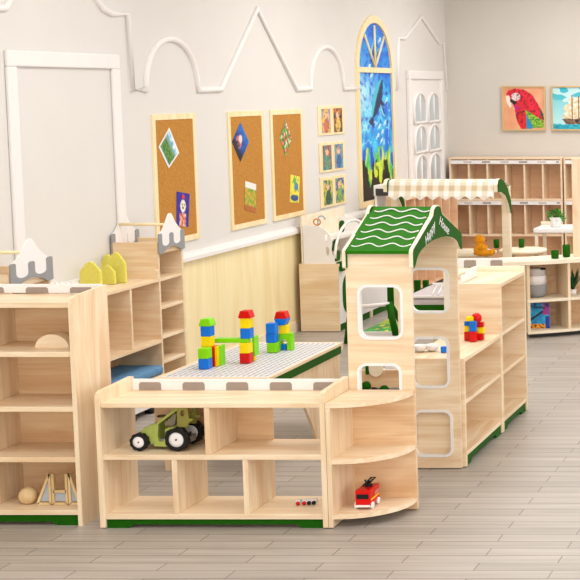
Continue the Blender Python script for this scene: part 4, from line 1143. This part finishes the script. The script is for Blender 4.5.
for k in range(170):
    a_ = random.uniform(0, 2*math.pi); rad = random.uniform(0, .085)**1.0; h_2 = random.uniform(.085, .175)-rad*.35
    c = Vector((pv.x+rad*math.cos(a_), 13.55+rad*math.sin(a_)*.9, WTZ+.0155+h_2))
    d = Vector((math.cos(a_), math.sin(a_), random.uniform(-.2, 1.0))).normalized(); sd = d.cross(Vector((random.random(), random.random(), random.random()))).normalized()
    L_ = .020
    q = [c-d*L_*.6, c+sd*L_*.45, c+d*L_, c-sd*L_*.45]
    bm.faces.new([bm.verts.new(p) for p in q])
    if k % 5 == 0: add_tube(bm, [(pv.x, 13.55, WTZ+.08), tuple(c)], .0015, 4)
link('foliage', bm, LEAF, pp)

# ------------------------------------------------------------ things seen through the windows of the house
# A-frame rail with green legs
ar = thing('climbing_rail', 'white crossbar climbing frame on leaning green legs, seen through the house window', 'climbing frame', (-4.0, 11.4, 0))
pA, pB = ony(389, 304, 11.2), ony(397.5, 334, 11.2)
tube('leg', [tuple(pA), (pB.x, 11.2, .01)], .026, GREEN, ar, 12)
tube('leg', [(pA.x, 11.22, pA.z), (pA.x+.02, 11.6, .01)], .022, GREEN, ar, 12)
pC = ony(358, 307.5, 11.2)
tube('crossbar', [(pC.x-.06, 11.2, pC.z), tuple(pA)], .016, WHITE, ar, 10)
tube('leg', [(pC.x-.06, 11.2, pC.z), (pC.x-.10, 11.2, .01)], .02, GREEN, ar, 12)
# green cabinet edge
g0, g1 = ony(387, 290, 12.4).x, ony(396, 290, 12.4).x
tag(box('folding_screen', g0, g1, 12.4, 12.43, .0, ony(390, 284, 12.4).z, GREEN), 'upright dark green screen behind the white crossbar', 'screen')
# colourful mat
def f_mat(u, v):
    c = mixc((230, 226, 30), (30, 160, 60), v*1.1)
    if nz(u, v, 5, 70) > .1: c = mixc(c, (20, 120, 60), .6)
    if nz(u, v, 6, 71) > .3: c = (240, 200, 20)
    return c
m0, m1 = onz(373, 331.5, .05), onz(392, 331.5, .05)
mt = thing('sensory_tray', 'low tray with yellow and green picture base, on the floor behind the house', 'tray', ((m0.x+m1.x)/2, m0.y+.35, 0))
box('tray_rim', m0.x-.1, m1.x+.08, m0.y-.02, m0.y, 0, .05, WHITE, mt)
box('tray_rim', m0.x-.1, m1.x+.08, m0.y+.7, m0.y+.72, 0, .05, WHITE, mt)
picture('tray_base', (m0.x-.1, m0.y, .045), (1, 0, 0), (0, 1, 0), m1.x-m0.x+.18, .70, 30, 30, f_mat, mt, 0, .04)
# book shelf stand (white slats)
q0, q1 = ony(360, 300, 13.0).x, ony(389, 300, 13.0).x
bs = thing('slatted_book_rack', 'white slatted rack with small books behind the crossbar', 'book rack', ((q0+q1)/2, 13.9, 0))
q0, q1 = ony(361, 300, 14.0).x, ony(388, 300, 14.0).x
box('back_panel', q0, q1, 14.06, 14.075, 0, .64, CREAM, bs)
for k in range(9): xx = q0+(q1-q0)*(k+.2)/9; box('slat', xx, xx+.014, 14.03, 14.045, 0, .62, WHITE, bs)
box('shelf', q0, q1, 13.9, 14.03, .28, .30, WHITE, bs)
for k, (m, lb) in enumerate(((DARK, 'small dark book on the left of the white rack'), (BRED, 'small red book in the middle of the white rack'), (TAUPE, 'small taupe book at the right of the white rack'))):
    xx = q0+.02+k*.09; tag(box('book', xx, xx+.035, 13.95, 14.0, .3005, .43, m), lb, 'book')
# green-edged bench seen through far window
n0, n1 = ony(403, 296, 10.5), ony(451, 296, 10.5)
zt_ = n0.z; yb_ = onz(430, 283, zt_).y
gb = thing('sand_table', 'low grey sand table with white rim, seen through the far house window', 'table', ((n0.x+n1.x)/2, 10.9, 0))
LILAC = plain('lilac_grey', (196, 188, 190), .6, .06, 20)
zg0, zg1 = ony(430, 311.5, 10.5).z, ony(430, 305, 10.5).z
box('top', n0.x, n1.x, 10.52, yb_, zt_-.03, zt_-.012, LILAC, gb)
box('white_rim', n0.x, n1.x, 10.50, 10.52, zt_-.014, zt_, WHITE, gb); box('white_rim', n0.x, n1.x, yb_, yb_+.02, zt_-.014, zt_, WHITE, gb)
box('apron', n0.x, n1.x, 10.505, yb_, zg1, zt_-.030, LILAC, gb)
box('green_base', n0.x, n1.x, 10.50, yb_, zg0-.04, zg1, GREEN, gb)
for x_ in (n0.x+.01, n1.x-.04):
    for y_ in (10.52, yb_-.05): box('leg', x_, x_+.03, y_, y_+.03, 0, zg0-.04, CREAM, gb)
for k in range(2):
    v0, v1 = onz(432+k*6, 294, zt_), onz(437+k*5, 285, zt_)
    tag(tube('white_stick', [(v0.x, v0.y, zt_-.0055), (v1.x, v1.y, zt_-.0055)], .006, WHITE, None, 8), ['white stick lying on the grey sand table, on the left', 'white stick lying on the grey sand table, on the right'][k], 'stick')
for x_, w_, lb in ((417, 5.5, 'dark green stool leftmost behind the white bench rail'), (425.5, 5, 'dark green stool beside the other stool behind the rail')):
    a_ = ony(x_-w_/2, 280, 13.0).x; b_ = ony(x_+w_/2, 280, 13.0).x
    t = thing('green_stool', lb, 'stool', ((a_+b_)/2, 13.0, 0), 'green stools')
    box('seat', a_, b_, 12.98, 13.03, .24, .27, GREEN, t); box('leg', a_, a_+.012, 12.985, 13.025, 0, .24, GREEN, t); box('leg', b_-.012, b_, 12.985, 13.025, 0, .24, GREEN, t)
    box('apron', a_+.012, b_-.012, 12.985, 12.995, .12, .24, GREEN, t)
# scalloped wooden bench with green wheels seen through the lower window
s0, s1 = ony(352, 370, 9.3).x, ony(410, 370, 9.3).x
zS0, zS1 = .06, ony(370, 362, 9.3).z
sc = thing('scalloped_play_panel', 'scalloped pine toy cart with green wheels, seen through the lower house window', 'toy cart', ((s0+s1)/2, 9.32, 0))
pts = [(s0, zS0), (s1, zS0), (s1, zS1)]
pts += [(s0, zS1)]
pts = [(x_, min(z_, zS1-.055)) for x_, z_ in pts]
prism('panel', pts, 1, 9.30, 9.32, WBACK, sc)
xt = ony(376, 370, 9.29).x
prism('tongue', [(xt-.045, zS1), (xt-.045, zS1-.05)] + [(xt-.045*math.cos(math.pi*i/10), zS1-.05-.045*math.sin(math.pi*i/10)) for i in range(1, 10)] + [(xt+.045, zS1-.05), (xt+.045, zS1)], 1, 9.285, 9.30, CREAM, sc)
box('white_cover', xt+.06, s1, 9.28, 9.30, zS1-.045, zS1-.02, WHITE, sc)
box('green_stem', ony(365.5, 370, 9.29).x, ony(368.5, 370, 9.29).x, 9.285, 9.30, zS1-.08, zS1, GREEN, sc)
box('body', s0, s1, 9.32, 9.60, zS0, zS1-.10, CREAM, sc)
for px_, r_ in ((366, .030), (384, .030)):
    v_ = ony(px_, 390 if px_ > 370 else 386, 9.29); lathe('green_disc', [(.001, -.008), (r_, -.008), (r_, .008), (.001, .008)], v_.x, 9.291, v_.z, GREEN, sc, 20, 1)
for xx in (s0+.05, s1-.05):
    for yy in (9.33, 9.56): lathe('wheel', [(.001, -.012), (.035, -.012), (.035, .012), (.001, .012)], xx, yy, .035, BLACK, sc, 18, 1)
# white wheeled box behind the front shelf
wc = thing('white_toy_crate', 'white drawer crate with a green mark and black castors under the nook bench', 'toy crate', (-4.50, 8.4, 0))
box('crate', -4.68, -4.425, 7.86, 8.90, .036, .165, WHITE, wc, .006)
prism('green_mark', [(8.52, .10), (8.60, .085), (8.80, .125), (8.80, .14), (8.60, .105)], 0, -4.425, -4.421, GREEN, wc)
for yy in (7.95, 8.58, 8.80):
    for xx in (-4.44, -4.66): lathe('castor', [(.001, -.022), (.020, -.022), (.020, .022), (.001, .022)], xx, yy, .02, BLACK, wc, 16, 0)
# white toy tableware on the low unit, seen through the middle window
for px_, lb, m in ((420, 'white toy bowl on the low unit, seen through the middle window', WHITE), (431, 'second white toy bowl beside the green block in the window', WHITE)):
    v_ = ony(px_, 349, 7.72)
    tag(lathe('toy_bowl', [(.018, 0), (.032, .012), (.040, .035), (.036, .035), (.020, .008)], v_.x, 7.72+.02*(px_ > 425), .5855, m, None, 20), lb, 'toy bowl')
v_ = ony(444, 349, 7.70); brick('cube', BBLU, v_.x, 7.70, .5855, 'blue brick seen through the middle window of the house', s=.55)
brick('cube', BGRN, v_.x+.018, 7.76, .5855, 'lime brick behind the blue one in the middle house window', s=.55)

# ------------------------------------------------------------ light
w = bpy.data.worlds.new('daylight'); SC.world = w; w.use_nodes = True
bg = w.node_tree.nodes['Background']; bg.inputs['Color'].default_value = (1.0, .985, .97, 1); bg.inputs['Strength'].default_value = 1.0
def area(name, loc, rot, sx, sy, power, col=(1, .97, .935)):
    l = bpy.data.lights.new(name, 'AREA'); l.shape = 'RECTANGLE'; l.size = sx; l.size_y = sy; l.energy = power; l.color = col
    o = bpy.data.objects.new(name, l); COL.objects.link(o); o.location = loc; o.rotation_euler = rot; return o
for x_ in (-2.8, .6):
    for y_ in (4.5, 8.0, 11.5, 14.5): area('ceiling_light', (x_, y_, 3.36), (0, 0, 0), 1.6, 1.6, 40 if y_ < 10 else 52)
area('unseen_soft_light', (4.5, 4.0, 2.2), (0, math.radians(78), math.radians(0)), 3.0, 5.0, 110, (1, .985, .97))
area('unseen_soft_light', (-1.0, -2.6, 1.9), (math.radians(86), 0, 0), 6.0, 2.4, 150, (1, .985, .97))  # fill light added behind the camera to brighten the shelf interiors
SC.view_settings.view_transform = 'Standard'; SC.view_settings.look = 'None'; SC.view_settings.gamma = 1; SC.view_settings.exposure = 0.08
SC.view_settings.use_curve_mapping = False
